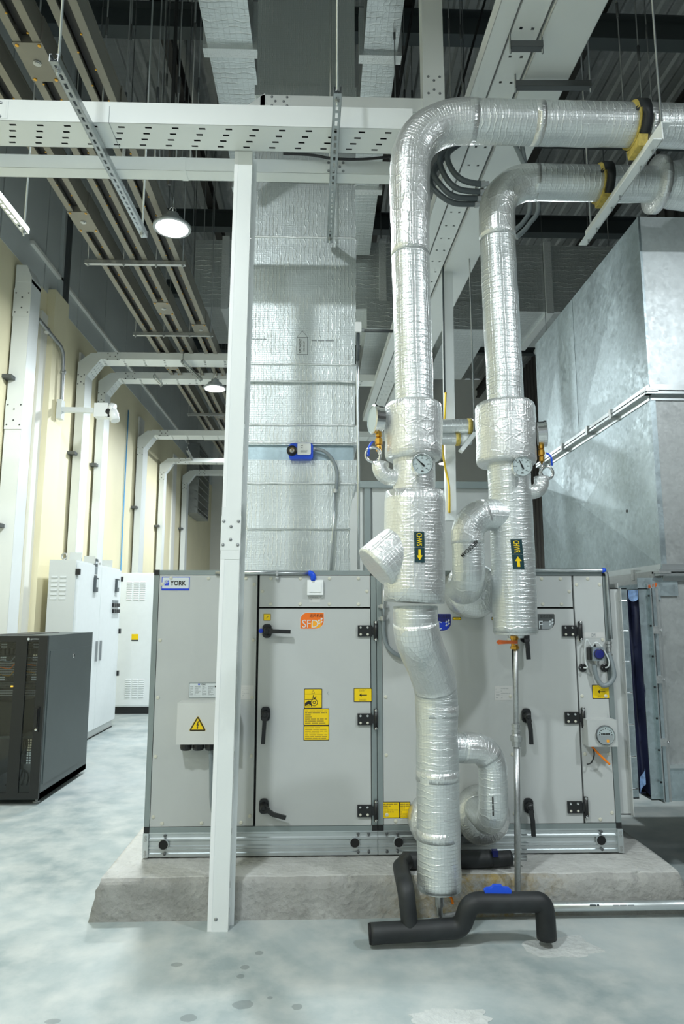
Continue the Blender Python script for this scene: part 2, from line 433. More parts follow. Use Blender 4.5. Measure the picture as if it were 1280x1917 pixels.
def flat(mb, outline, mapf, m, h0=0, h1=.0012):
    lo = [mb.bm.verts.new(mapf(a, b, h0)) for a, b in outline]; hi = [mb.bm.verts.new(mapf(a, b, h1)) for a, b in outline]
    mb.face(hi, m)
    for i in range(len(lo)): mb.face([lo[i], lo[(i + 1) % len(lo)], hi[(i + 1) % len(lo)], hi[i]], m)
def rect(mb, mapf, a, b, wd, ht, m, h=.0016): flat(mb, [(a, b), (a + wd, b), (a + wd, b + ht), (a, b + ht)], mapf, m, h - .0012, h)
def lines(mb, mapf, a, b, wd, ht, rows, m, h=.0016, fill=.45, seed=1):
    rnd = random.Random(seed)
    for i in range(rows):
        bb = b + ht * (i + .3) / rows; x = 0
        while x < wd * .95:
            l = min(wd * rnd.uniform(.1, .35), wd - x); rect(mb, mapf, a + x, bb, l, ht / rows * fill, m, h); x += l + wd * .04
            if rnd.random() < .2: break
def hexbolt(mb, p, ax, r, h, m='steel'):
    mb.lathe(p, ax, ((r * 1.5, 0), (r * 1.5, h * .25), (r * .95, h * .25), (r * .95, h)), m, 6)
# ------------------------------------------------------------------ the hall
WX = -3.4; LINE = 5.47; BACK = 21.0; RX = 6.2; ROOF = 9.0
b = MB(); b.box(WX - .3, RX + .3, -7, BACK + .3, -.2, 0, 'floor_concrete'); struct(b.build('floor', origin=(0, 0, 0)))
def blob(cx, cyy, rx, ry, seed, n=40):
    out = []
    for i in range(n):
        a = 2 * math.pi * i / n; k = 1 + .42 * mnoise.noise(V((math.cos(a) * 1.7 + seed, math.sin(a) * 1.7, seed * 3.1))) + .16 * mnoise.noise(V((math.cos(a) * 6 + seed, math.sin(a) * 6, 1)))
        out.append((cx + rx * k * math.cos(a), cyy + ry * k * math.sin(a)))
    return out
for i, (px, py, rx, ry) in enumerate(((1055, 1772, .17, .11), (838, 1905, .15, .07), (1110, 1765, .30, .05))):
    if i == 2: continue
    q = pZ(px, py, 0); b = MB(); b.prism(blob(q.x, q.y, rx, ry, 3 + i * 5), (0, 0, 0), (1, 0, 0), (0, 1, 0), (0, 0, 1), .0015, 'patch_concrete')
    struct(b.build('floor_patch', origin=(q.x, q.y, 0)))
b = MB(); b.box(WX - .2, WX, -7, BACK, 0, LINE, 'wall_cream'); wl = struct(b.build('wall_left', origin=(WX, 0, 0)))
b = MB()                                              # upper wall of wide grey panels with joints
y = -7
while y < BACK:
    b.box(WX - .2, WX + .005, y + .012, min(y + 1.15, BACK) - .012, LINE, ROOF, 'wall_grey'); y += 1.15
b.box(WX - .2, WX - .012, -7, BACK, LINE, ROOF, 'gap')
struct(b.build('wall_upper', origin=(WX, 0, LINE)))
tY_ = pX(128, 600, WX + .1).y; b = MB(); b.box(WX, WX + .10, tY_ - .45, tY_, 0, LINE + .06, 'wall_cream'); struct(b.build('trim_1'))
for k, yy in enumerate((7.9, 9.25, 12.4, 15.4)):      # raised white strips on the cream wall
    b = MB(); b.box(WX, WX + .03, yy, yy + .34, 0, LINE - .3, 'wall_white'); struct(b.build('trim_%d' % (k + 2)))
b = MB(); b.box(WX - .2, RX, BACK, BACK + .2, 0, ROOF, 'wall_white'); struct(b.build('wall_back'))
b = MB()                                              # dark ribbed cladding on the other side
y = -6.8
while y < BACK:
    b.box(RX, RX + .1, y, y + .02, 0, ROOF, 'cladding_dark'); b.box(RX - .035, RX, y, y + .05, 0, ROOF, 'cladding_dark'); y += .30
b.box(RX + .001, RX + .1, -7, BACK, 0, ROOF, 'cladding_dark')
struct(b.build('wall_right'))
b = MB(); b.box(WX - .2, RX + .1, -7.2, -7.0, 4.0, ROOF, 'wall_grey'); struct(b.build('wall_light_block'))   # unseen wall added to keep sky light off the upper parts, open below
b = MB(); x = WX - .2                                 # trapezoid roof deck, ribs along the hall
pts = []
while x < RX + .3:
    pts += [(x, 0), (x + .10, 0), (x + .14, .06), (x + .26, .06)]; x += .30
for (xa, za), (xb, zb) in zip(pts, pts[1:]):
    b.poly([(xa, -7, ROOF + za * .4), (xb, -7, ROOF + zb * .4), (xb, BACK, ROOF + zb * .4), (xa, BACK, ROOF + za * .4)], 'roof_foil')
b.box(WX - .2, RX + .3, -7, BACK, ROOF + .07, ROOF + .16, 'roof_deck')
struct(b.build('ceiling', origin=(0, 0, ROOF)))
def ibeam(p, q, hh, wd, mkey):
    b = MB(); p, q = V(p), V(q); up = V((0, 0, 1))
    b.bar(p + up * hh, q + up * hh, wd, .02, mkey); b.bar(p, q, wd, .02, mkey); b.bar(p + up * hh / 2, q + up * hh / 2, .014, hh, mkey)
    return struct(b.build('roof_beam'))
for yy in (2.2, 5.6, 6.9, 8.6, 10.9, 13.4, 16.4): ibeam((WX, yy, 8.05), (RX, yy, 8.05), .3, .18, 'beam_dark')
for xx in (-1.9, -.95, .95, 3.2, 5.0): ibeam((xx, -3, 8.40), (xx, BACK, 8.40), .25, .12, 'busway_dark')
# wall column line between two grey panels
cY_ = pX(121, 540, WX + .05).y; b = MB(); b.box(WX, WX + .09, cY_ - .05, cY_ + .05, LINE, ROOF, 'dark_steel'); b.box(WX, WX + .05, cY_ - .12, cY_ + .12, LINE, ROOF, 'wall_grey'); struct(b.build('wall_column'))
b = MB(); b.box(WX, WX + .05, 7.5, 20, 5.80, 5.84, 'wall_white'); struct(b.build('trim_7'))

# ------------------------------------------------------------------ concrete plinth
AY = 4.066; PZ = .20; PF = 3.764
def plinth():
    b = MB(); x0, x1 = -1.125, 1.905; nx = 150
    prof = [(PF, 0), (PF + .002, .03), (PF + .004, .07), (PF + .004, .115), (PF + .006, .15), (PF + .007, .176), (PF + .014, .186), (PF + .034, .1965), (PF + .042, .2),
            (PF + .16, .2), (PF + .3, .2), (PF + .9, .2), (PF + 2.1, .2), (PF + 2.14, .18), (PF + 2.14, 0)]
    rows = []
    for i in range(nx + 1):
        t_ = i / nx; x = x0 + (x1 - x0) * t_; r = []
        for k, (yy, z) in enumerate(prof):
            e = 1 if 3 <= k <= 8 else .35
            nn = mnoise.noise(V((x * 9, z * 9, 3))) * .006 + mnoise.noise(V((x * 31, z * 31, 7))) * .004
            chip = max(0, mnoise.noise(V((x * 5.2, 1.7, 2))) - .12) * .028 * (1 if 5 <= k <= 8 else 0) + max(0, mnoise.noise(V((x * 17, 5.7, 2))) - .25) * .025 * (1 if 5 <= k <= 7 else 0)
            xx = x - (.045 * (1 - z / .2) if i == 0 else 0) + (.02 * (1 - z / .2) if i == nx else 0)
            if i in (0, 1, nx - 1, nx): xx += mnoise.noise(V((z * 25, yy * 8, i))) * .014
            zz = z if k in (0, len(prof) - 1) else z + (nn * .5 if k > 8 else nn * .3) - chip * .8
            r.append(b.bm.verts.new((xx, yy + (nn * e if k < 9 else 0) + chip * .9, max(0, min(zz, .201)))))
        rows.append(r)
    for i in range(nx):
        for k in range(len(prof) - 1): b.face([rows[i][k], rows[i + 1][k], rows[i + 1][k + 1], rows[i][k + 1]], 'pad_side_shaded' if k < 7 else 'pad_top_lit', k < 5 or k > 8)
    b.face(rows[0][::-1], 'pad_side_shaded'); b.face(rows[-1], 'pad_side_shaded')
    bmesh.ops.recalc_face_normals(b.bm, faces=b.bm.faces)
    return b.build('concrete_plinth')
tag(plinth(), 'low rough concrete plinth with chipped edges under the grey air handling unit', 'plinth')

# ------------------------------------------------------------------ the air handling unit
def q(px, py, d=0): return pY(px, py, AY - d)
AX0, AX1, AZ0, AZ1, AB = -.982, 1.722, .205, 1.802, 5.35
AXM = .328                                             # joint between the two modules
ahu = thing('air_handling_unit', (.37, AY + .6, PZ), 'long light grey air handling unit with black handles on the concrete plinth', 'air handler')
def base_frame(x0, x1):
    b = MB()
    prof = [(0, 0), (-.012, 0), (-.012, .016), (-.004, .020), (-.004, .036), (-.010, .042), (-.010, .052), (-.002, .058), (-.002, .078), (-.010, .084), (-.010, .094), (-.004, .1), (-.004, .116), (-.012, .12), (-.012, .128), (0, .128)]
    z0 = .209
    b.prism([(c[0], c[1]) for c in prof], (x0, AY + .01, z0), (0, 1, 0), (0, 0, 1), (1, 0, 0), x1 - x0, 'alu')
    b.box(x0, x1, AY + .0105, AY + .05, z0, z0 + .128, 'alu'); b.box(x0, x1, AB - .05, AB, z0, z0 + .128, 'alu')
    for xx in (x0, x1 - .05): b.box(xx, xx + .05, AY + .05, AB - .05, z0, z0 + .128, 'alu')
    f = b.build('base_frame', ahu)
    for hx in ((306, 664) if x0 < 0 else (746, 1125)):
        h = MB(); c = q(hx, 1586); h.lathe((c.x, AY + .004, z0 + .066), (0, -1, 0), ((.030, 0, 'steel'), (.030, .012), (.0255, .013), (.0245, .012, 'black'), (.001, .0115, 'black')), 'steel', 24); h.build('lifting_hole', f)
    h = MB()
    for xx in ([x0 + .05, x0 + .11] if x0 > 0 else [x1 - .05, x1 - .11]) + ([x0 + .09] if x0 < 0 else [x1 - .09]):
        for zz in (z0 + .016, z0 + .112): h.lathe((xx, AY - .001, zz), (0, -1, 0), ((.009, 0), (.009, .003), (.004, .005)), 'dark_steel', 8)
    h.build('bolt_row', f)
    return f
base_frame(AX0 + .03, AXM - .001); base_frame(AXM + .001, AX1 - .03)
for xx in (AX0, AX1 - .03):
    b = MB(); b.box(xx, xx + .03, AY - .014, AY + .03, .209, .337, 'alu')
    for zz in (.225, .24, .30, .318): b.lathe((xx + .015, AY - .014, zz), (0, -1, 0), ((.008, 0), (.008, .003), (.001, .004)), 'zinc', 8)
    b.build('end_plate', ahu, bevel=.003)
b = MB(); b.box(AX0 + .01, AX1 - .01, AY + .02, AB - .02, .2, .2095, 'black'); b.build('rubber_strip', ahu)
b = MB(); b.box(AX0 + .02, AX1 - .02, AY + .045, AB - .03, .335, AZ1 - .02, 'panel_grey'); b.build('inner_casing', ahu)
b = MB(); b.box(AX0 + .025, AX1 - .025, AY + .032, AY + .044, .345, AZ1 - .025, 'gap'); b.build('shadow_gap_liner', ahu)
RZ0, RZ1 = .337, AZ1
def rail(x0, x1, z0, z1, y0=AY, y1=AY + .045): 
    b = MB(); b.box(x0, x1, y0, y1, z0, z1, 'frame_grey'); b.build('frame_rail', ahu, bevel=.004)
rail(AX0, AX0 + .030, RZ0 + .03, RZ1 - .03); rail(AXM - .032, AXM - .002, RZ0 + .03, RZ1 - .03); rail(AXM + .002, AXM + .032, RZ0 + .03, RZ1 - .03); rail(AX1 - .030, AX1, RZ0 + .03, RZ1 - .03)
for x0, x1 in ((AX0 + .03, AXM - .032), (AXM + .032, AX1 - .03)): rail(x0, x1, RZ0, RZ0 + .028); rail(x0, x1, RZ1 - .028, RZ1)
for yy in (AB - .045,):
    for xx in (AX0, AX1 - .03): rail(xx, xx + .03, RZ0, RZ1, yy, AB)
for xx in (AX0, AX1 - .03): rail(xx, xx + .03, RZ1 - .028, RZ1, AY + .045, AB - .045)
for xx in (AX0, AXM - .033, AXM + .001, AX1 - .032):
    for zz in (RZ0, RZ1 - .030):
        b = MB(); b.box(xx, xx + .032, AY - .002, AY + .045, zz - .001, zz + .031, 'black_plastic'); b.build('corner_cap', ahu, bevel=.003)
def caps(b, pts, d):
    for (x, z) in pts: b.lathe((x, d, z), (0, -1, 0), ((.0105, 0), (.0105, .002), (.007, .004), (.001, .0045)), 'cream', 10)
def panel(name, x0, x1, z0, z1, d=.002, dots=True, mm='panel_grey'):
    b = MB(); b.box(x0 + .003, x1 - .003, AY + d, AY + .034, z0 + .003, z1 - .003, mm); p = b.build(name, ahu, bevel=.003)
    if dots:
        c = MB(); mx, mz = .02, .02; k = max(2, round((z1 - z0) / .36) + 1); kx = max(2, round((x1 - x0) / .24) + 1)
        zs = [z0 + .055 + (z1 - z0 - .11) * i / (k - 1) for i in range(k)] if z1 - z0 > .3 else [(z0 + z1) / 2]
        xs = [x0 + .07 + (x1 - x0 - .14) * i / (kx - 1) for i in range(kx)] if x1 - x0 > .2 else [(x0 + x1) / 2]
        caps(c, [(x, z) for x in (x0 + mx, x1 - mx) for z in zs] + [(x, z) for x in xs for z in (z0 + mz, z1 - mz)], AY + d)
        stuff(c.build('screw_caps', p))
    return p
PZ0, PZ1 = RZ0 + .028, RZ1 - .028
XD0 = q(480, 1300).x; XD1 = AXM - .034; ZD1 = q(600, 1138).z
side_panel = panel('side_panel', AX0 + .03, XD0 - .004, PZ0, PZ1)
top_panel = panel('top_panel', XD0 + .004, XD1, ZD1 + .002, PZ1)
door_a = panel('access_door', XD0 + .004, XD1, PZ0, ZD1 - .002, -.004, False)
X20 = q(963, 1300).x; X21 = q(1085, 1360).x
coil_panel = panel('coil_panel', AXM + .032, X20 - .004, PZ0, PZ1)
top_panel2 = panel('top_panel', X20 + .004, X21 - .003, ZD1 + .002, PZ1)
door_b = panel('access_door', X20 + .004, X21 - .003, PZ0, ZD1 - .002, -.004, False)
end_panel = panel('end_panel', X21 + .003, AX1 - .03, PZ0, PZ1)
DF = AY - .004                                        # face of the doors
def handle(par, px, py, ang, L=.125, blue=False, kink=0):
    c = q(px, py); b = MB(); o = V((c.x, DF, c.z)); n = V((0, -1, 0))
    b.prism([(x - .026, z - .040) for x, z in rrect(.052, .080, (.02, .02, .02, .02), 5)], o, (1, 0, 0), (0, 0, 1), n, .014, 'black_plastic')
    b.lathe(o + n * .014, n, ((.024, 0), (.022, .012), (.018, .022), (.016, .034), (.010, .038)), 'black_plastic', 16)
    d = V((math.cos(ang), 0, math.sin(ang))); d2 = V((math.cos(ang + kink), 0, math.sin(ang + kink)))
    p = [o + n * .036, o + d * .03 + n * .042, o + d * L * .5 + n * .046, o + d * L * .5 + d2 * L * .5 + n * .046]
    for a_, b_, w_ in ((p[0], p[1], .030), (p[1], p[2], .023), (p[2], p[3], .022)): b.bar(a_, b_ + (b_ - a_).normalized() * .004, w_, .016, 'black_plastic', hint=n)
    if blue: b.lathe(o - d * .034 + n * .02, n, ((.013, 0), (.013, .012), (.010, .014, 'royal_blue'), (.001, .015, 'royal_blue')), 'black_plastic', 12); b.bar(o - d * .034 + n * .018, o + n * .018, .022, .012, 'black_plastic', hint=n)
    b.build('door_handle', par, bevel=.002, seg=1)
handle(door_a, 500, 1181, -.03, .135, True)
handle(door_a, 497, 1336, -1.62, .155); handle(door_a, 494, 1508, -.55, .135, kink=.3)
handle(door_b, 981, 1190, -1.53, .13); handle(door_b, 984, 1339, -1.45, .15, kink=-.1); handle(door_b, 988, 1507, -1.45, .15, kink=-.1)
def hinge(par, px, py):
    c = q(px, py); b = MB(); x, z = c.x, c.z
    b.box(x - .062, x + .022, DF - .012, DF, z - .032, z + .032, 'black_plastic')
    b.box(x + .022, x + .036, DF - .016, DF, z - .022, z + .022, 'black_plastic')
    b.tube([(x + .044, DF - .010, z - .056), (x + .044, DF - .010, z + .056)], .012, 'black_plastic', 12)
    for dz in (-.050, .050): b.lathe((x + .044, DF - .018, z + dz), (0, -1, 0), ((.0085, 0), (.0075, .005), (.002, .007)), 'chrome', 10)
    for dx in (-.045, -.004):
        for dz in (-.02, .02): b.lathe((x + dx, DF - .012, z + dz), (0, -1, 0), ((.0075, 0), (.0065, .004), (.002, .005)), 'chrome' if dz > 0 else 'cream', 10)
    b.build('hinge', par)
for py in (1181, 1346, 1517): hinge(door_a, 689, py)
for px, py in ((1071, 1181), (1076, 1343), (1081, 1510)): hinge(door_b, px, py)

# flat print stuck on the unit
def sticker(par, name, x0, y0, x1, y1, mm, d, outline=None, border=None, label=None, r=.003):
    a = q(x0, y1); c = q(x1, y0); mp = plane((a.x, AY + d, a.z)); wd, ht = c.x - a.x, c.z - a.z
    b = MB(); flat(b, outline(wd, ht) if outline else rrect(wd, ht, (r,) * 4, 3), mp, border or mm)
    if border: 
        k = .0035; flat(b, [(x + (k if x < wd / 2 else -k), y + (k if y < ht / 2 else -k)) for x, y in (outline(wd, ht) if outline else rrect(wd, ht, (r,) * 4, 3))], mp, mm, .0012, .0016)
    def done():
        o = b.build(name, par)
        if label: o['label'] = label
        return o
    return b, mp, wd, ht, done
D2 = -.0042; P2 = .0019
b, mp, wd, ht, done = sticker(side_panel, 'maker_badge', 302, 1080, 355, 1105, 'pale', P2, border='royal_blue', label='white badge with blue border reading YORK')
rect(b, mp, 0, 0, wd, ht * .14, 'royal_blue', .002); rect(b, mp, wd * .10, ht * .36, wd * .16, ht * .38, 'royal_blue', .0022)
for k in range(3): 
    a_ = k * math.pi / 3; c0 = (wd * .165, ht * .62); dx, dy = math.cos(a_) * .012, math.sin(a_) * .012; nx, ny = -math.sin(a_) * .0018, math.cos(a_) * .0018
    flat(b, [(c0[0] - dx - nx, c0[1] - dy - ny), (c0[0] + dx - nx, c0[1] + dy - ny), (c0[0] + dx + nx, c0[1] + dy + ny), (c0[0] - dx + nx, c0[1] - dy + ny)], mp, 'pale', .0022, .0028)
text(b, 'YORK', mp, wd * .30, ht * .36, wd * .58, ht * .36, 'ink', .0026, bold=.03); done()
b, mp, wd, ht, done = sticker(side_panel, 'name_plate', 353, 1278, 434, 1307, 'pale', P2, border='frame_grey')
text(b, 'YORK', mp, wd * .26, ht * .85, wd * .13, ht * .10, 'ink', .0024, bold=.03); rect(b, mp, wd * .21, ht * .85, wd * .04, ht * .10, 'royal_blue', .0024)
for k, (xx, ww) in enumerate(((.03, .07), (.14, .13), (.31, .10), (.45, .13), (.66, .12), (.82, .12))): lines(b, mp, wd * xx, ht * .12, wd * ww, ht * .66, 9, 'ink_grey', .0024, .4, k)
rect(b, mp, wd * .6, ht * .7, wd * .05, ht * .1, 'ink', .0024); done()
b, mp, wd, ht, done = sticker(side_panel, 'paper_label', 439, 1283, 475, 1309, 'label_film', P2)
lines(b, mp, wd * .05, ht * .1, wd * .25, ht * .8, 6, 'ink_grey', .002, .14, 2); lines(b, mp, wd * .4, ht * .1, wd * .35, ht * .8, 6, 'ink_grey', .002, .14, 4); done()
leaf = lambda wd, ht: rrect(wd, ht, (.005, ht * .48, .006, ht * .42), 8)
def section_badge(par, x0, y0, x1, y1, c1, c2, han, lat, d, tc_, hx):
    b, mp, wd, ht, done = sticker(par, 'section_badge', x0, y0, x1, y1, c1, d, outline=leaf, border='label_film', label='%s rounded badge reading %s' % (c1.replace('_', ' '), lat))
    flat(b, [(wd * .55 + (x - .5 * wd) * .62 * .7 + wd * .12, ht * .30 + (y - .5 * ht) * .45) for x, y in leaf(wd, ht)], mp, c2, .0016, .0019)
    text(b, han, mp, wd * .40, ht * .70, wd * .54, ht * .20, 'ink', .0024)
    text(b, lat, mp, wd * hx[0], ht * .10, wd * hx[1], ht * .45, tc_, .0026, bold=-.005)
    for k in range(4):
        cx, cz = wd * (.78 + .10 * (k % 2)), ht * (.32 + .11 * k * .8); flat(b, [(cx - .006, cz), (cx, cz - .006), (cx + .008, cz + .004), (cx, cz + .009)], mp, tc_, .0016, .0022)
    done()
section_badge(door_a, 561, 1146, 607, 1178, 'orange', 'orange_light', '送风机段', 'SFD', D2, 'pale', (.10, .64))
section_badge(coil_panel, 798, 1148, 845, 1182, 'navy', 'royal_blue', '表冷段', 'C', P2, 'pale', (.34, .26))
section_badge(door_b, 992, 1148, 1038, 1180, 'slate', 'ink_grey', '袋式过滤段', 'BF', D2, 'pale', (.10, .40))
b, mp, wd, ht, done = sticker(door_a, 'warning_sticker', 493, 1149, 507, 1162, 'yellow', D2, border='ink_faint')
flat(b, [(wd * .3, ht * .3), (wd * .4, ht * .3), (wd * .72, ht * .62), (wd * .62, ht * .7)], mp, 'ink_faint', .0016, .002); done()
b, mp, wd, ht, done = sticker(door_a, 'belt_warning_sticker', 569, 1289, 603, 1326, 'yellow', D2, border='ink', label='yellow sticker with black hand and belt pictogram')
rect(b, mp, 0, ht * .72, wd, ht * .012, 'ink', .002)
flat(b, [(wd * .40, ht * .76), (wd * .60, ht * .76), (wd * .5, ht * .94)], mp, 'ink_faint', .0016, .002); flat(b, [(wd * .44, ht * .78), (wd * .56, ht * .78), (wd * .5, ht * .89)], mp, 'yellow', .002, .0024)
def disc(b, mp, cx, cz, r, m_, h): flat(b, [(cx + r * math.cos(2 * math.pi * i / 24), cz + r * math.sin(2 * math.pi * i / 24)) for i in range(24)], mp, m_, .0012, h)
R_ = wd * .17; cx, cz = wd * .56, ht * .30
disc(b, mp, cx, cz, R_ * 1.15, 'ink', .0022); disc(b, mp, cx, cz, R_ * .95, 'yellow', .0024); disc(b, mp, cx, cz, R_ * .52, 'ink', .0026); disc(b, mp, cx, cz, R_ * .28, 'yellow', .0028)
flat(b, [(wd * .05, ht * .12), (wd * .24, ht * .22), (wd * .36, ht * .18), (wd * .42, ht * .06), (wd * .44, ht * .20), (wd * .37, ht * .36), (wd * .26, ht * .40), (wd * .05, ht * .28)], mp, 'ink', .0016, .0021)
rect(b, mp, wd * .05, ht * .44, wd * .45, ht * .035, 'ink', .0022); rect(b, mp, wd * .05, ht * .12, wd * .3, ht * .02, 'ink', .0022)
for pts in ([(.46, .46), (.50, .68), (.54, .68), (.52, .52)], [(.52, .50), (.66, .62), (.68, .60), (.56, .46)], [(.54, .48), (.64, .52), (.65, .49), (.56, .45)]): flat(b, [(wd * x, ht * z) for x, z in pts], mp, 'ink', .0016, .0022)
done()
for (par, x0, y0, x1, y1, d, sp_) in ((door_a, 568, 1326, 616, 1358, D2, 0), (door_a, 568, 1358, 616, 1386, D2, 1), (coil_panel, 715, 1501, 748, 1532, P2, 2), (coil_panel, 748, 1501, 768, 1532, P2, 3)):
    b, mp, wd, ht, done = sticker(par, 'notice_sticker', x0, y0, x1, y1, 'yellow', d, border='ink')
    lines(b, mp, wd * .06, ht * .08, wd * .86, ht * .84, 7, 'ink_faint', .002, .42, 5 + sp_); done()
for (par, x0, y0, x1, y1, d) in ((door_a, 662, 1288, 696, 1314, D2), (end_panel, 1109, 1282, 1141, 1308, P2)):
    b, mp, wd, ht, done = sticker(par, 'arrow_sticker', x0, y0, x1, y1, 'yellow', d, border='ink', label='yellow sticker with black arrow')
    rect(b, mp, wd * .36, ht * .47, wd * .36, ht * .06, 'ink', .002); flat(b, [(wd * .30, ht * .5), (wd * .42, ht * .36), (wd * .42, ht * .64)], mp, 'ink', .0012, .002)
    lines(b, mp, wd * .30, ht * .76, wd * .4, ht * .16, 2, 'ink_faint', .002, .5, 3); lines(b, mp, wd * .30, ht * .08, wd * .4, ht * .16, 2, 'ink_faint', .002, .5, 8); done()
for x0, x1 in ((847, 863), (920, 936)):
    b, mp, wd, ht, done = sticker(coil_panel, 'port_label', x0, 1155, x1, 1161, 'yellow', P2, border='ink'); lines(b, mp, wd * .25, ht * .3, wd * .5, ht * .4, 1, 'ink_faint', .002, .5); done()
b, mp, wd, ht, done = sticker(coil_panel, 'paper_label', 926, 1284, 959, 1311, 'label_film', P2); lines(b, mp, wd * .07, ht * .1, wd * .2, ht * .8, 4, 'ink_grey', .002, .16, 2); lines(b, mp, wd * .35, ht * .1, wd * .5, ht * .8, 5, 'ink_grey', .002, .14, 4); done()
b, mp, wd, ht, done = sticker(end_panel, 'tape_label', 1092, 1184, 1130, 1194, 'label_film', P2); text(b, 'DM', mp, wd * .40, ht * .2, wd * .18, ht * .6, 'conduit_grey', .002); done()
# pen mark on the door
b = MB(); mp = plane((q(612, 1298).x, DF, q(612, 1298).z)); flat(b, [(.010, .014), (0, 0), (.013, -.012), (.003, 0)], mp, 'conduit_grey'); b.build('pen_mark', door_a)

# terminal box with electrical warning
jx0, jx1 = q(331, 1350, .12).x, -.48; jz1, jz0 = q(350, 1316, .12).z, q(350, 1394, .12).z
b = MB(); b.box(jx0, jx1, AY - .12, AY + .002, jz0, jz1, 'box_grey'); jb = b.build('terminal_box', ahu, bevel=.006)
c = pY(370, 1356, AY - .12); mp = plane((c.x, AY - .12, c.z)); b = MB()
def tri(k, z0, r=.007):
    out = []
    for i in range(3):
        a_ = math.pi / 2 + i * 2 * math.pi / 3; cc = V((math.cos(a_) * (k - 2 * r), math.sin(a_) * (k - 2 * r) + z0))
        out += [(cc.x + r * math.cos(a_ - math.pi / 3 + j * 2 * math.pi / 9), cc.y + r * math.sin(a_ - math.pi / 3 + j * 2 * math.pi / 9)) for j in range(4)]
    return out
flat(b, tri(.057, -.008), mp, 'yellow', 0, .0012); flat(b, tri(.054, -.008, .005), mp, 'ink', .0012, .0016); flat(b, tri(.040, -.008, .001), mp, 'yellow', .0016, .002)
flat(b, [(.002, .018), (-.0075, -.006), (-.001, -.004), (-.003, -.016), (-.006, -.015), (.0005, -.026), (.0035, -.013), (.001, -.014), (.0075, .002), (.001, -.001), (.006, .018)], mp, 'ink', .002, .0024)
b.build('electric_warning_sign', jb)
for k, px in enumerate((348, 371, 394)):
    c = pY(px, 1396, AY - .075); b = MB()
    b.lathe((c.x, AY - .07, jz0), (0, 0, -1), ((.027, 0), (.027, .006), (.033, .006), (.033, .026), (.029, .036), (.022, .039), (.001, .040)), 'black_plastic', 14); b.build('cable_gland', jb)
c = pY(394, 1410, AY - .07)
b = MB(); b.tube(spline([(c.x, AY - .07, jz0 - .03), (c.x + .006, AY - .06, jz0 - .16), (c.x + .012, AY - .035, jz0 - .34), (c.x + .05, AY - .016, jz0 - .46), (c.x + .12, AY - .014, jz0 - .50)]), .013, 'conduit_grey', 10); b.build('power_cable', jb)

# lamp switch with conduit along the top rail
b = MB(); a, c = q(575, 1114), q(605, 1086); b.box(a.x, c.x, AY - .022, AY + .003, a.z, c.z, 'white_plastic'); sw = b.build('lamp_switch', ahu, bevel=.004); sw['label'] = 'white rocker switch'
b = MB(); w_ = c.x - a.x; b.box(a.x + w_ * .12, c.x - w_ * .12, AY - .027, AY - .020, a.z + w_ * .18, c.z - w_ * .15, 'white_plastic'); b.build('rocker', sw, bevel=.002)
b, mp, wd, ht, done = sticker(top_panel, 'paper_label', 579, 1115, 599, 1128, 'label_film', P2); lines(b, mp, wd * .1, ht * .1, wd * .7, ht * .8, 3, 'ink_grey', .002, .3, 4); done()
zc = q(520, 1073).z
def conduit(name, pts, r=.010, mm='steel', n=10, par=ahu, label=None):
    b = MB(); b.tube(pts, r, mm, n); o = b.build(name, par)
    if label: o['label'] = label
    return o
e = q(578, 1074)
conduit('conduit', [(-.62, AY - .012, zc), (e.x, AY - .012, zc)])
b = MB(); b.tube(fillet([(e.x - .002, AY - .012, zc), (e.x + .026, AY - .012, zc), (e.x + .026, AY - .012, zc - .045)], .024), .0165, 'blue', 12); b.tube([(e.x + .026, AY - .012, zc - .043), (e.x + .026, AY - .012, zc - .062)], .013, 'zinc', 12); o = b.build('conduit_elbow', ahu); o['label'] = 'bright blue conduit elbow'
for px in (519, 430):
    b = MB(); c = q(px, 1077); b.box(c.x - .007, c.x + .007, AY - .026, AY + .002, zc - .016, zc + .014, 'zinc'); b.lathe((c.x, AY - .006, zc - .03), (0, -1, 0), ((.011, 0), (.011, .01), (.005, .012)), 'zinc', 8); b.box(c.x - .006, c.x + .006, AY - .008, AY, zc - .03, zc - .01, 'zinc'); b.build('pipe_clip', ahu)
# flexible conduit beside the middle post
c0, c1, c2 = q(718, 1090, .02), q(718, 1160, .02), q(752, 1228, .02)
conduit('conduit', [c0, c1], .009)
b = MB(); b.tube(spline([c1, q(718, 1185, .02), q(724, 1208, .025), q(738, 1223, .03), c2 + V((.02, 0, -.01))]), .013, 'conduit_grey', 10); b.build('flexible_conduit', ahu)
for py in (1135, 1158):
    b = MB(); c = q(717, py, .02); b.lathe(c, (0, 0, 1), ((.016, -.012), (.018, -.012), (.018, .012), (.016, .012)), 'zinc', 12); b.box(c.x - .03, c.x + .03, AY - .02, AY + .001, c.z - .008, c.z + .008, 'zinc'); b.build('pipe_clip', ahu)
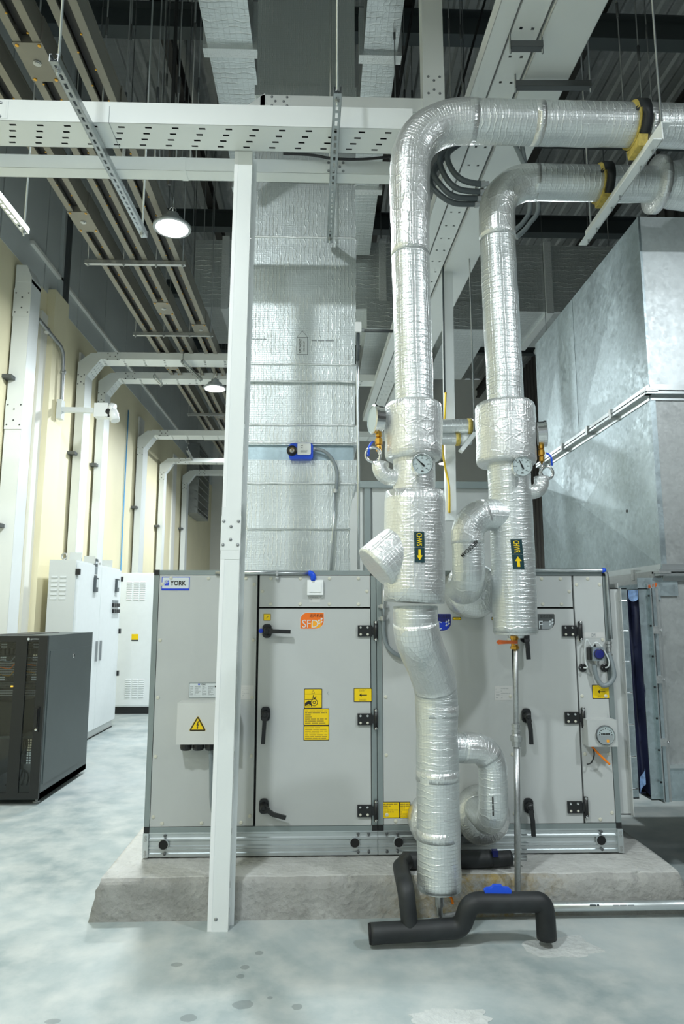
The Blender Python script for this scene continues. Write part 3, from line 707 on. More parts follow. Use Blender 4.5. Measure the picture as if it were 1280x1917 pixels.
# conduit at the right end
zr = q(1060, 1068).z; xe = q(1134, 1075).x
conduit('conduit', fillet([(q(925, 1068).x, AY - .012, zr), (xe, AY - .012, zr), (xe + .004, AY - .012, q(1138, 1196).z)], .03), .0105)
b = MB(); b.tube([(xe - .028, AY - .012, zr), (xe - .008, AY - .012, zr)], .014, 'blue', 12); b.build('conduit_ferrule', ahu)
xv = q(1137, 1200).x
b = MB(); zz = q(1138, 1200).z
for dz, r in ((0, .019), (-.02, .017), (-.045, .014), (-.07, .019)): b.lathe((xv, AY - .013, zz + dz), (0, 0, -1), ((r * .8, 0), (r, .002), (r, .016), (r * .8, .018)), 'zinc', 10)
b.tube([(xv, AY - .013, zz), (xv, AY - .013, zz - .08)], .012, 'zinc', 10); b.build('conduit_coupling', ahu)
b = MB(); b.tube(spline([q(1139, 1222, .016), q(1146, 1246, .03), q(1149, 1266, .035), q(1140, 1280, .035), q(1128, 1283, .035), q(1118, 1272, .03), q(1113, 1255, .03), q(1112, 1244, .03)], 10), .014, 'conduit_grey', 12); b.build('flexible_conduit', ahu)
# differential pressure switch, its ports and clear tubes
c = q(1111, 1223); b = MB(); b.box(c.x - .042, c.x - .012, AY - .045, AY, c.z - .036, c.z + .036, 'black_plastic'); b.box(c.x - .030, c.x + .036, AY - .062, AY, c.z - .040, c.z + .040, 'conduit_grey')
b.lathe((c.x + .006, AY - .062, c.z), (0, -1, 0), ((.031, 0), (.031, .006, 'blue'), (.026, .008, 'black_plastic'), (.012, .010, 'navy'), (.001, .010, 'navy')), 'black_plastic', 18)
b.lathe((c.x - .005, AY - .03, c.z + .04), (0, 0, 1), ((.008, 0), (.008, .014)), 'black_plastic', 8); b.lathe((c.x + .002, AY - .03, c.z - .04), (0, 0, -1), ((.014, 0), (.014, .012), (.011, .012), (.011, .022)), 'zinc', 10)
b.build('pressure_switch', ahu, bevel=.002, seg=1)
for px in (1090, 1131):
    p_ = q(px, 1250); b = MB(); b.lathe((p_.x, AY + .002, p_.z), (0, -1, 0), ((.024, 0), (.024, .006), (.018, .009), (.006, .010), (.006, .024), (.003, .024)), 'black_plastic', 18); b.lathe((p_.x - .016, AY - .006, p_.z), (0, -1, 0), ((.004, 0), (.003, .004)), 'chrome', 6); b.build('pressure_port', ahu)
conduit('clear_tube', spline([q(1092, 1250, .03), q(1099, 1249, .04), q(1095, 1236, .03), q(1095, 1205, .03), q(1099, 1198, .03), q(1104, 1206, .03), q(1108, 1212, .03)]), .0045, 'tube_clear', 8)
conduit('clear_tube', spline([q(1109, 1210, .03), q(1114, 1203, .04), q(1122, 1206, .045), q(1135, 1226, .05), q(1140, 1240, .05), q(1138, 1248, .045), q(1133, 1250, .03)]), .0045, 'tube_clear', 8)
# differential pressure gauge box
gx0, gx1 = pY(1100, 1370, AY - .085).x, pY(1155, 1370, AY - .085).x; gz1, gz0 = pY(1128, 1348, AY - .085).z, pY(1128, 1398, AY - .085).z
b = MB(); b.box(gx0, gx1, AY - .085, AY + .002, gz0, gz1, 'panel_grey'); b.box(gx0 + .01, gx1 - .02, AY - .006, AY + .002, gz1, gz1 + .03, 'panel_grey'); gb = b.build('gauge_box', ahu, bevel=.003)
c = pY(1132, 1376, AY - .085); b = MB(); b.lathe((c.x, AY - .085, c.z), (0, -1, 0), ((.054, 0), (.054, .010), (.050, .014), (.048, .010, 'dial'), (.001, .0105, 'dial')), 'dark_steel', 32)
mp = plane((c.x, AY - .0955, c.z)); k = MB()
flat(k, [(math.cos(math.pi * (1 + i / 12)) * .046, math.sin(math.pi * (1 + i / 12)) * .046 - .006 * (0 < i < 12)) for i in range(13)], mp, 'ink_grey', .0, .0008)
for i in range(9):
    a_ = math.pi * (i / 8); disc(k, mp, math.cos(a_) * .036, math.sin(a_) * .032 + .004, .0032, 'ink', .0014)
lines(k, mp, -.026, .0, .052, .012, 1, 'ink', .0014, .6); rect(k, mp, .004, -.038, .014, .014, 'orange_light', .0016)
gd = b.build('pressure_dial', gb)
k.build('dial_print', gb)
conduit('signal_wire', spline([pY(1109, 1398, AY - .05), pY(1112, 1412, AY - .05), pY(1107, 1427, AY - .04), pY(1098, 1431, AY - .03)]), .004, 'black_plastic', 8, gb)
o = conduit('signal_wire', spline([pY(1108, 1398, AY - .05), pY(1122, 1413, AY - .05), pY(1141, 1431, AY - .05)]), .006, 'cable_orange', 8, gb, 'bright orange wire')
# ------------------------------------------------------------------ foil wrapped supply riser on the unit
DY = 4.62; DB = 5.15
duct = thing('supply_air_duct', (-.12, 4.88, AZ1), 'tall foil wrapped supply air duct rising from the top of the grey unit', 'duct')
def dsec(name, y0, y1, xa, xb, out=0.0, mm='foil_duct', xa2=None, xb2=None, bev=.012, bulge=0):
    """box section between image rows y0 (top) and y1 (bottom), sheet pushed out by out"""
    z1, z0 = pY(560, y0, DY).z, pY(560, y1, DY).z; X = lambda x, y: pY(x, y, DY).x
    l1, r1 = X(xa, y0), X(xb, y0); l0, r0 = X(xa2 if xa2 else xa, y1), X(xb2 if xb2 else xb, y1)
    b = MB(); n = 7 if bulge else 1
    ring = []
    for k in range(n + 1):
        t_ = k / n; bl = bulge * math.sin(t_ * math.pi)
        l, r_, z = l0 + (l1 - l0) * t_ + bl, r0 + (r1 - r0) * t_ - bl, z0 + (z1 - z0) * t_
        yf, yb = DY - out + bl, DB + out
        ring.append([b.bm.verts.new(p) for p in ((l, yf, z), (r_, yf, z), (r_, yb, z), (l, yb, z))])
    for k in range(n):
        for j in range(4): b.face([ring[k][j], ring[k][(j + 1) % 4], ring[k + 1][(j + 1) % 4], ring[k + 1][j]], mm)
    b.face(ring[0][::-1], mm); b.face(ring[-1], mm)
    return b.build(name, duct, bevel=bev if not bulge else 0, seg=3)
dsec('duct_boot', 908, 990, 455, 665, .02, 'foil_duct', 462, 652, bulge=.004)
dsec('duct_boot', 990, 1069, 460, 654, .0, 'foil_duct', 454, 656)
dsec('duct_section', 862, 908, 456, 667, .015, 'foil_duct')
b_ = dsec('damper_band', 832, 864, 458, 662, -.004, 'galv_blue', bev=.003); b_['label'] = 'bare blue grey sheet metal band'
dsec('flange_wrap', 797, 834, 456, 668, .018, 'foil_duct', bev=.016)
dsec('duct_section', 716, 798, 462, 664, .0, 'foil_duct')
dsec('flange_wrap', 684, 717, 459, 668, .020, 'foil_duct', 458, bev=.018)
dsec('duct_section', 448, 686, 469, 667, .008, 'foil_duct', 464, 664)
dsec('duct_section', 180, 449, 479, 664, -.012, 'foil_duct', 473, 666)
dsec('flange_wrap', 163, 182, 477, 667, .012, 'foil_duct', bev=.014)
dsec('duct_section', -420, 164, 488, 662, -.005, 'foil_duct', 481, 664)
for y0, xa, xb, o in ((446, 470, 667, .012), (684, 460, 667, .024), (716, 459, 667, .024), (797, 457, 667, .022), (830, 457, 667, .022), (906, 454, 668, .026), (990, 460, 654, .008)):
    z = pY(560, y0, DY).z; x0, x1 = pY(xa, y0, DY).x, pY(xb, y0, DY).x; b = MB()
    ed = [(x0, DB, z), (x0, DY - o, z), (x1, DY - o, z), (x1, DB, z)]; ed = resample(fillet(ed, .03, 5), .03)
    ed = [p + V((0, 0, .004 * mnoise.noise(p * 9 + V((o * 90, 0, 0))))) for p in ed]
    b.tube(ed, .0075, 'foil_lip', 8); b.build('tape_edge', duct)
# printed arrow label and faint print line
mp = plane(pY(555, 664, DY - .009)); a = pY(555, 664, DY); c = pY(576, 632, DY); wd, ht = c.x - a.x, c.z - a.z; tip = pY(565, 619, DY).z - a.z
b = MB(); out = [(0, 0), (wd, 0), (wd, ht), (wd * .5, tip), (0, ht)]
flat(b, out, mp, 'conduit_dark', 0, .001); k = .0028
flat(b, [(k, k), (wd - k, k), (wd - k, ht), (wd * .5, tip - k * 1.5), (k, ht)], mp, 'pale', .001, .0016); rect(b, mp, 0, ht - .001, wd, .0025, 'conduit_dark', .0022)
text(b, 'SUPPLY AIR DUCT', mp, wd * .22, ht * .08, wd * .20, ht * .84, 'ink', .0024, 90, .02); text(b, 'OAU 00 CAP', mp, wd * .58, ht * .18, wd * .16, ht * .6, 'ink', .0024, 90)
o = b.build('flow_label', duct); o['label'] = 'pale arrow shaped label reading SUPPLY AIR DUCT'
b = MB(); mp = plane(pY(583, 639, DY - .0085)); lines(b, mp, 0, 0, .23, .008, 1, 'ink_grey', .0016, .9, 3); mp = plane(pY(468, 636, DY - .0085)); lines(b, mp, 0, 0, .12, .008, 1, 'ink_grey', .0016, .9, 6); mp = plane(pY(468, 924, DY - .022)); 
b.build('print_line', duct)
# damper actuator
act = thing('damper_actuator', tuple(pY(562, 848, DY - .02)), 'bright blue and white damper motor on the bare metal duct band', 'actuator')
A = lambda x, y, d=.0: pY(x, y, DY - .02 - d)
b = MB(); a, c = A(541, 862), A(586, 834); b.prism(rrect(c.x - a.x, c.z - a.z, (.02, .02, .015, .02), 5), (a.x, DY + .005, a.z), (1, 0, 0), (0, 0, 1), (0, -1, 0), .075, 'blue'); b.build('housing', act, bevel=.005)
b = MB(); a, c = A(557, 855), A(582, 834); b.prism(rrect(c.x - a.x, c.z - a.z, (.006, .012, .008, .004), 4), (a.x, DY - .068, a.z), (1, 0, 0), (0, 0, 1), (0, -1, 0), .012, 'paper')
mp = plane((a.x, DY - .080, a.z)); lines(b, mp, (c.x - a.x) * .3, (c.z - a.z) * .55, (c.x - a.x) * .5, (c.z - a.z) * .35, 2, 'ink', .002, .35, 4); lines(b, mp, (c.x - a.x) * .25, (c.z - a.z) * .2, (c.x - a.x) * .5, (c.z - a.z) * .2, 2, 'ink_grey', .002, .35, 9); b.build('cover_plate', act, bevel=0)
c = A(547, 847); b = MB(); b.lathe((c.x, DY - .06, c.z), (0, -1, 0), ((.036, 0), (.036, .018), (.028, .022), (.026, .03), (.018, .03), (.016, .022, 'brass'), (.008, .024, 'steel'), (.001, .03, 'steel')), 'black_plastic', 20); b.build('shaft_clamp', act)
c = A(588, 840, .03); b = MB(); b.lathe((c.x - .01, DY - .04, c.z), (1, 0, 0), ((.013, 0), (.015, .002), (.015, .012), (.011, .012), (.011, .028)), 'zinc', 10); b.build('cable_gland', act)
cond = MB(); cond.tube(spline([(c.x + .01, DY - .04, c.z), A(607, 845, .03), A(622, 860, .03), A(630, 882, .035), A(630, 905, .04), A(628, 920, .035)], 8), .012, 'conduit_grey', 10)
cn = thing('actuator_conduit', tuple(A(624, 1066, .0)), 'thin grey conduit from the blue damper motor down to the unit', 'conduit')
cond.build('flexible_conduit', cn)
b = MB(); b.tube([A(628, 918, .032), A(619, 1069, .015)], .0085, 'alu', 10); b.build('rigid_conduit', cn)
b = MB(); c = A(628, 919, .033); b.lathe(c, (0, 0, 1), ((.012, -.015), (.016, -.013), (.016, .012), (.012, .014)), 'zinc', 12); b.build('coupling', cn)
# thin galvanised conduit standing along the right edge of the duct
tc_ = thing('vertical_conduit', tuple(pY(668, 1066, 4.45)), 'slim grey conduit with junction box standing along the duct edge', 'conduit')
b = MB(); Yc = 4.45; b.tube([pY(671, 1066, Yc), pY(671, 890, Yc), pY(668, 700, Yc), pY(669, 672, Yc)], .009, 'alu', 8); b.build('rigid_conduit', tc_)
b = MB(); b.tube([pY(669, 675, Yc), pY(670, 624, Yc)], .013, 'conduit_dark', 10); b.build('flexible_conduit', tc_)
b = MB(); c = pY(670, 615, Yc); b.box(c.x - .022, c.x + .022, Yc - .03, Yc + .03, c.z - .035, c.z + .035, 'white_plastic'); b.lathe((c.x + .022, Yc, c.z - .012), (1, 0, 0), ((.014, 0), (.014, .02)), 'zinc', 10); b.build('junction_box', tc_, bevel=.003)
b = MB(); b.tube([pY(675, 619, Yc), pY(735, 620, Yc)], .011, 'dark_steel', 8); b.build('side_conduit', tc_)

# ------------------------------------------------------------------ chilled water pipes in foil jackets
def jag(b, amp, seed):                                # hand wrapped foil is never quite round
    for v in b.bm.verts:
        p = v.co; d = V((mnoise.noise(p * 7 + V((seed, 0, 0))), mnoise.noise(p * 7 + V((0, seed, 5))), mnoise.noise(p * 7 + V((3, 1, seed)))))
        v.co = p + d * amp + V((mnoise.noise(p * 19 + V((seed, 2, 0))), mnoise.noise(p * 19 + V((4, seed, 0))), 0)) * amp * .5
def fpipe(name, par, pts, r, mm='foil_pipe', n=40, amp=.0035, seed=1, label=None, step=.025, capm='foil_tape'):
    pts = resample([V(p) for p in pts], step) if not isinstance(r, list) else pts
    b = MB(); b.tube(pts, r, mm, n, True, capm); jag(b, amp, seed); o = b.build(name, par)
    if label: o['label'] = label
    return o
def jacket(name, par, p, q_, r, seed, taper=.028, r0=.1, tilt=0, label=None):
    """thick foil drum round a valve with softened rims"""
    p, q_ = V(p), V(q_); d = (q_ - p); L_ = d.length; d.normalize(); pts, rr = [], []
    for t_, k in ((0, r0 / r), (.002, .9), (.012, .97), (.03, 1), ):
        pts.append(p + d * (t_ if t_ else 0)); rr.append(r * k)
    m_ = 10
    for i in range(1, m_): pts.append(p + d * (.03 + (L_ - .06) * i / m_)); rr.append(r * (1 + .006 * math.sin(i * 2.3 + seed)))
    for t_, k in ((.03, 1), (.012, .97), (.002, .90), (0, r0 / r)): pts.append(q_ - d * t_); rr.append(r * k)
    b = MB(); b.tube(pts, rr, 'foil_tape', 44, True); jag(b, .0045, seed); o = b.build(name, par)
    if label: o['label'] = label
    return o
def ring_tape(par, p, ax, r, wdt=.045, seed=1):
    b = MB(); ax = V(ax).normalized(); p = V(p); b.tube([p - ax * wdt / 2, p - ax * wdt / 2, p + ax * wdt / 2, p + ax * wdt / 2], [r - .004, r + .0012, r + .0012, r - .004], 'foil_tape', 40, False); jag(b, .002, seed); b.build('tape_band', par)
def on_pipe(c, R, th0):                               # print wrapped on a standing pipe; a runs round, b runs up
    c = V(c); return lambda a, b_, h=0: V((c.x + (R + h) * math.sin(th0 + a / R), c.y - (R + h) * math.cos(th0 + a / R), c.z + b_))
def flow_label(par, c, R, x0, y0, x1, y1, Yp, word, down, tilt=0.0):
    a, e = pY(x0, y1, Yp - R), pY(x1, y0, Yp - R); wd, ht = e.x - a.x, e.z - a.z
    mp0 = on_pipe((c.x, Yp, a.z), R + .004, math.asin(max(-1, min(1, (a.x - c.x) / R)))); wd *= 1.12
    mp = lambda A_, B_, h=0: mp0(A_ - (B_ - ht / 2) * tilt, B_, h)
    b = MB()
    for (z0, z1) in ((0, ht * .485), (ht * .51, ht)):
        for i in range(6): flat(b, [(wd * i / 6, z0), (wd * (i + 1) / 6, z0), (wd * (i + 1) / 6, z1), (wd * i / 6, z1)], mp, 'dark_green', -.004, .001)
    text(b, word, mp, wd * .24, ht * .54, wd * .5, ht * .42, 'yellow', .0022, -90, .01)
    z0, z1 = ht * .07, ht * .42; s_ = (lambda z: z) if down else (lambda z: z0 + z1 - z)
    def fl(pts): flat(b, pts if down else pts[::-1], mp, 'yellow', .001, .0022)
    fl([(wd * .38, s_(z0 + (z1 - z0) * .42)), (wd * .62, s_(z0 + (z1 - z0) * .42)), (wd * .62, s_(z1)), (wd * .38, s_(z1))])
    fl([(wd * .5, s_(z0)), (wd * .78, s_(z0 + (z1 - z0) * .45)), (wd * .22, s_(z0 + (z1 - z0) * .45))])
    o = b.build('flow_label', par); o['label'] = 'dark green label reading %s with yellow arrow' % word
Y1 = 3.30; c1 = lambda x, y: pY(x, y, Y1)
top = c1(870, 229); HZ = 1.55 + 2.693 * Y1 / 3.4
s1 = thing('chilled_water_supply_pipe', tuple(pY(822, 1662, 3.56)), 'foil wrapped pipe with a yellow down arrow and offset lower end', 'pipe', None)
v0 = c1(768, 480); v1 = c1(774, 745)
fpipe('horizontal_run', s1, [(3.4, Y1, HZ), (.79, Y1, HZ)], .110, seed=2)
bend = [(.82, Y1, HZ), (v0.x + .005, Y1, HZ), (v0.x, Y1, v0.z)]; bend = resample(fillet(bend, .285, 12), .03)
k_ = len(bend); fpipe('elbow', s1, bend, [.1115 - .0130 * min(1, max(0, (i / k_ - .3) / .7)) for i in range(k_)], 'foil_tape', seed=4, amp=.006)
fpipe('vertical_run', s1, [v0 + V((0, 0, .01)), c1(776, 775)], .097, seed=3)
jacket('valve_jacket', s1, c1(774, 862), c1(773, 757), .143, 11, label='wide foil jacket round the upper valve')
fpipe('neck', s1, [c1(775, 940), c1(775, 850)], .104, 'foil_tape', seed=6, amp=.006)
fpipe('valve_jacket', s1, [c1(775, 1128), c1(775.5, 1100), c1(776, 1000), c1(776, 940), c1(776, 922), c1(776, 921)], [.146, .147, .1475, .148, .142, .10], 'foil_tape', 44, .004, 9, 'long foil jacket carrying the flow label')
Y1L = 3.56; c1l = lambda x, y: pY(x, y, Y1L)
low = [c1(777, 1135), c1(778, 1185), c1l(816, 1282), c1l(822, 1662)]
low = resample(fillet(low, [.16, .16], 8), .025)
fpipe('lower_run', s1, low, .107, seed=5)
fpipe('offset_bend', s1, [p for p in low if c1(0, 1310).z < p.z < c1(0, 1165).z], .1092, 'foil_tape', seed=15, amp=.005)
b = MB(); pc = c1l(822, 1661); b.lathe(pc, (0, 0, -1), ((.104, -.004), (.102, .008), (.05, .016), (.001, .016)), 'foil_tape', 36); b.build('end_cap', s1)
st_d = V((-.74, -.16, -.655)).normalized(); sc_ = c1(776, 1000) + V((0, 0, 0))
fpipe('strainer_jacket', s1, [sc_ + st_d * t_ for t_ in (.06, .12, .18, .23, .262, .268)], [.109, .115, .118, .119, .119, .109], 'foil_tape', 40, .005, 21, 'slanted foil wrapped strainer stub')
flow_label(s1, c1(776, 1025), .1475, 776, 996, 792, 1053, Y1, 'CHWS', True)
# branch to the coil: out to the side, down and into the unit
bx = c1l(821, 1400); Yb = 3.66
e0 = V((bx.x, Y1L + .02, bx.z)); e1 = pY(922, 1400, Yb); e2 = pY(923, 1545, Yb)
br = [e0, e1, e2, V((e2.x - .02, AY - .08, e2.z))]; br = resample(fillet(br, [.12, .11], 10), .02)
fpipe('branch_pipe', s1, br, .074, 'foil_pipe', 32, .0035, 7)
fpipe('branch_elbow', s1, [p for p in br if p.z > c1(0, 1455).z and p.x > bx.x + .12], .0765, 'foil_tape', 32, .004, 8)
fl_ = pY(905, 1530, AY - .1)
fpipe('flange_jacket', s1, [(fl_.x, AY - .002, fl_.z), (fl_.x, AY - .10, fl_.z), (fl_.x, AY - .13, fl_.z), (fl_.x, AY - .14, fl_.z)], [.150, .150, .135, .07], 'foil_tape', 40, .005, 9, 'foil covered flange against the unit')
f2 = pY(812, 1540, AY - .1)
fl2 = thing('coil_drain_flange', (f2.x, AY - .1, f2.z - .13), 'round foil covered flange on the unit behind the supply pipe', 'flange')
fpipe('flange_jacket', fl2, [(f2.x, AY - .002, f2.z), (f2.x, AY - .09, f2.z), (f2.x, AY - .12, f2.z), (f2.x, AY - .13, f2.z)], [.135, .135, .12, .05], 'foil_tape', 40, .005, 29)
for yy, xx in ((210, 880),): pass
for xr in (1.15, 1.75, 2.3): ring_tape(s1, (xr, Y1, HZ), (1, 0, 0), .1105, .05, int(xr * 9))
for py in (1330, 1450, 1560): ring_tape(s1, c1l(817 + (py - 1282) * .013, py), (0, 0, 1), .1075, .05, py)

Y2 = 3.75; c2 = lambda x, y: pY(x, y, Y2); HZ2 = 4.125
s2 = thing('chilled_water_return_pipe', tuple(c2(965, 1186)), 'foil wrapped pipe with a yellow up arrow and side branch into the unit', 'pipe')
v0 = c2(931, 450)
fpipe('horizontal_run', s2, [(2.06, Y2, HZ2), (1.26, Y2, HZ2)], .104, seed=31)
bend = resample(fillet([(1.29, Y2, HZ2), (v0.x, Y2, HZ2), v0], .235, 12), .03); fpipe('elbow', s2, bend, .1065, 'foil_tape', seed=34, amp=.006)
fpipe('vertical_run', s2, [v0 + V((0, 0, .01)), c2(947, 770)], .103, seed=33)
fpipe('flange_jacket', s2, [(2.00, Y2, HZ2), (2.005, Y2, HZ2), (2.05, Y2, HZ2), (2.055, Y2, HZ2)], [.1, .165, .165, .1], 'foil_tape', 40, .004, 36)
fpipe('reducer_run', s2, [(2.05, Y2, HZ2), (2.12, Y2, HZ2), (2.22, Y2, HZ2), (3.2, Y2, HZ2)], [.118, .135, .145, .145], 'foil_pipe', 40, .004, 37)
jacket('valve_jacket', s2, c2(948, 872), c2(945, 757), .168, 41, label='wide foil jacket round the return valve')
low2 = [c2(951, 860), c2(958, 1000), c2(965, 1184)]
fpipe('lower_run', s2, low2, .1195, seed=38)
b = MB(); b.lathe(low2[2], (0, 0, -1), ((.117, -.004), (.114, .010), (.045, .016), (.04, .03), (.001, .03)), 'foil_tape', 36); b.build('end_cap', s2)
flow_label(s2, c2(958, 1040), .1195, 959, 1010, 976, 1065, Y2, 'CHWR', False, .06)
Yb2 = 3.70
e0 = V((c2(955, 962).x, Y2 - .02, c2(0, 962).z)); e1 = pY(874, 962, Yb2); e2 = pY(878, 1100, Yb2)
br = resample(fillet([e0, e1, e2, V((e2.x + .01, AY - .05, e2.z))], [.15, .11], 10), .02)
fpipe('branch_pipe', s2, br, .088, 'foil_pipe', 32, .004, 47)
fpipe('branch_elbow', s2, [p for p in br if p.z > c2(0, 1020).z and p.x < e0.x - .13], .0905, 'foil_tape', 32, .005, 48)
fl_ = pY(886, 1105, AY - .1)
fpipe('flange_jacket', s2, [(fl_.x, AY - .001, fl_.z), (fl_.x, AY - .12, fl_.z), (fl_.x, AY - .15, fl_.z), (fl_.x, AY - .16, fl_.z)], [.16, .158, .14, .08], 'foil_tape', 44, .005, 49, 'foil covered flange against the unit')
# maker print on the branch insulation
R = .090; cc = pY(876, 1030, Yb2); mp0 = on_pipe((cc.x, Yb2, cc.z), R, -.1); ca, sa = math.cos(math.pi + .75), math.sin(math.pi + .75)
mpr = lambda a, b_, h=0: mp0(a * ca - b_ * sa, a * sa + b_ * ca, h + .003)
b = MB(); text(b, 'AEROFOAM', mpr, -.060, -.012, .12, .022, 'ink', .001, 0, .02); lines(b, mpr, -.055, .014, .11, .006, 1, 'ink_grey', .001, .7, 3); b.build('maker_print', s2)
R = .076; e2b = pY(923, 1500, Yb); mp0 = on_pipe((e2b.x, Yb, e2b.z), R, -.35); mpr = lambda a, b_, h=0: mp0(b_, a, h + .003)
b = MB(); lines(b, mpr, -.05, 0, .13, .008, 1, 'ink', .001, .9, 3); b.build('maker_print', s1)
# pressure gauge stubs
def gauge_stub(par, x0, x1, yb, yt, Yp, seed):
    a, e, t_ = pY(x0, yb, Yp), pY(x1, yb, Yp), pY(x1, yt, Yp)
    fpipe('gauge_stub', par, resample(fillet([a, e, t_], .055, 8), .012), .041, 'foil_tape', 24, .004, seed)
gauge_stub(s1, 760, 712, 894, 866, Y1 - .02, 51); gauge_stub(s2, 985, 1013, 921, 893, Y2 - .02, 52)
def pressure_gauge(nm, label, gx, gy, lx, ly, Yp, side, dirx):
    """gauge seen from its edge on a brass cock over a pigtail loop"""
    base = pY(lx + side * 12, ly + 22, Yp); g = thing(nm, tuple(base), label, 'gauge')
    c = pY(gx, gy, Yp); b = MB(); ax = V((dirx, -.28, 0)).normalized()
    b.lathe(c - ax * .022, ax, ((.070, 0), (.074, .004), (.074, .012), (.069, .014), (.069, .046), (.062, .052), (.001, .052)) if 0 else ((.062, 0), (.069, .004), (.069, .036), (.075, .036), (.075, .050), (.068, .054), (.066, .050, 'dial'), (.001, .050, 'dial')), 'chrome', 32)
    b.build('gauge_case', g)
    xs = gx + side * 0; z1 = c.z - .066; zl = pY(lx, ly, Yp).z; px_ = c.x - ax.x * .004
    b = MB(); b.lathe((px_, Yp, z1), (0, 0, -1), ((.010, -.01), (.016, 0), (.016, .02), (.010, .022), (.018, .032), (.018, .06), (.011, .062), (.015, .072), (.015, .094)), 'brass', 8); b.lathe((px_ - side * -.012, Yp, z1 - .046), (-side, 0, 0), ((.01, 0), (.007, .03)), 'brass', 8); b.build('gauge_cock', g)
    b = MB(); hx = px_ - side * -.0; h0 = V((px_ + (-side) * .03 * -1, Yp - .012, z1 - .05)); 
    s__ = -1 if side > 0 else 1
    p0 = V((px_ + s__ * .028, Yp, z1 - .046)); b.tube([p0, p0 + V((s__ * .012, -.01, -.012)), p0 + V((s__ * .022, -.014, -.03)), p0 + V((s__ * .024, -.014, -.075))], .0055, 'blue', 8); b.build('cock_lever', g)
    lc = pY(lx, ly, Yp); Rl = .036
    b = MB(); pts = [V((px_, Yp, z1 - .09)), V((px_, Yp, lc.z + .02))]
    sgn = 1 if px_ > lc.x else -1
    for i in range(0, 23):
        a_ = (0 if sgn > 0 else math.pi) - sgn * 2 * math.pi * i / 22 * 1.0
        pts.append(V((lc.x + Rl * math.cos(a_), Yp - .0008 * i, lc.z + Rl * math.sin(a_))))
    pts += [V((px_, Yp - .018, lc.z - .03)), V((base.x, Yp - .01, lc.z - .06)), V((base.x, Yp, base.z))]
    b.tube(pts, .0075, 'chrome', 8); b.build('pigtail_loop', g)
pressure_gauge('pressure_gauge', 'pressure gauge over a steel loop beside the down arrow pipe', 707, 786, 698, 852, Y1 - .02, 1, -1.0)
pressure_gauge('pressure_gauge', 'pressure gauge over a steel loop beside the up arrow pipe', 1013, 812, 1022, 886, Y2 - .02, -1, 1.0)
def thermometer(px, py, Yp, R, ang, label):
    c = pY(px, py, Yp); g = thing('dial_thermometer', tuple(c), label, 'thermometer', None)
    ax = V((-.02 if px < 850 else -.12, -1, 0)).normalized(); u, v = V((-ax.y, ax.x, 0)), V((0, 0, 1))
    b = MB(); b.lathe(c, ax, ((R * .92, -.035), (R, -.03), (R, .004), (R * .93, .009), (R * .90, .004), (R * .88, .002)), 'chrome', 36); b.lathe(c - ax * .034, -ax, ((.018, 0), (.018, .06)), 'zinc', 12); b.build('case', g)
    mp = lambda a, b_, h=0: c + ax * (.002 + h) + u * a + v * b_
    b = MB(); flat(b, [(R * .9 * math.cos(i * math.pi / 18), R * .9 * math.sin(i * math.pi / 18)) for i in range(36)], mp, 'dial', -.004, .0005)
    for i in range(31):
        t_ = math.radians(225 - 270 * i / 30); big = i % 5 == 0; r0 = R * (.70 if big else .77); r1 = R * .83; wv = .0016 if big else .0008
        dx, dz = math.cos(t_), math.sin(t_); nx, nz = -dz * wv, dx * wv
        flat(b, [(dx * r0 - nx, dz * r0 - nz), (dx * r1 - nx, dz * r1 - nz), (dx * r1 + nx, dz * r1 + nz), (dx * r0 + nx, dz * r0 + nz)], mp, 'ink', .0005, .0010)
        if big: text(b, str((i // 5) * 10), mp, dx * R * .56 - R * .09, dz * R * .56 - R * .06, R * (.18 if i else .09), R * .12, 'ink', .0012, 0, .01)
    text(b, '°C', mp, -R * .07, -R * .42, R * .14, R * .11, 'ink', .0012); rect(b, mp, -R * .14, -R * .72, R * .28, R * .05, 'ink', .0012); rect(b, mp, -R * .10, -R * .64, R * .2, R * .05, 'ink', .0012)
    b.build('dial', g)
    b = MB(); d = V((math.cos(ang), math.sin(ang))); n_ = V((-d.y, d.x)) * R * .035
    flat(b, [tuple(-d * R * .30 - n_ * 2.2), tuple(-d * R * .12 - n_ * 2.2), tuple(d * R * .72 - n_ * .4), tuple(d * R * .72 + n_ * .4), tuple(-d * R * .12 + n_ * 2.2), tuple(-d * R * .30 + n_ * 2.2)], mp, 'needle', .002, .0035); disc(b, mp, 0, 0, R * .09, 'needle', .004); b.build('needle', g)
thermometer(790, 869, Y1 - .175, .051, math.radians(135), 'round thermometer at the neck of the down arrow pipe')
thermometer(977, 873, Y2 - .205, .056, math.radians(112), 'round thermometer at the neck of the up arrow pipe')

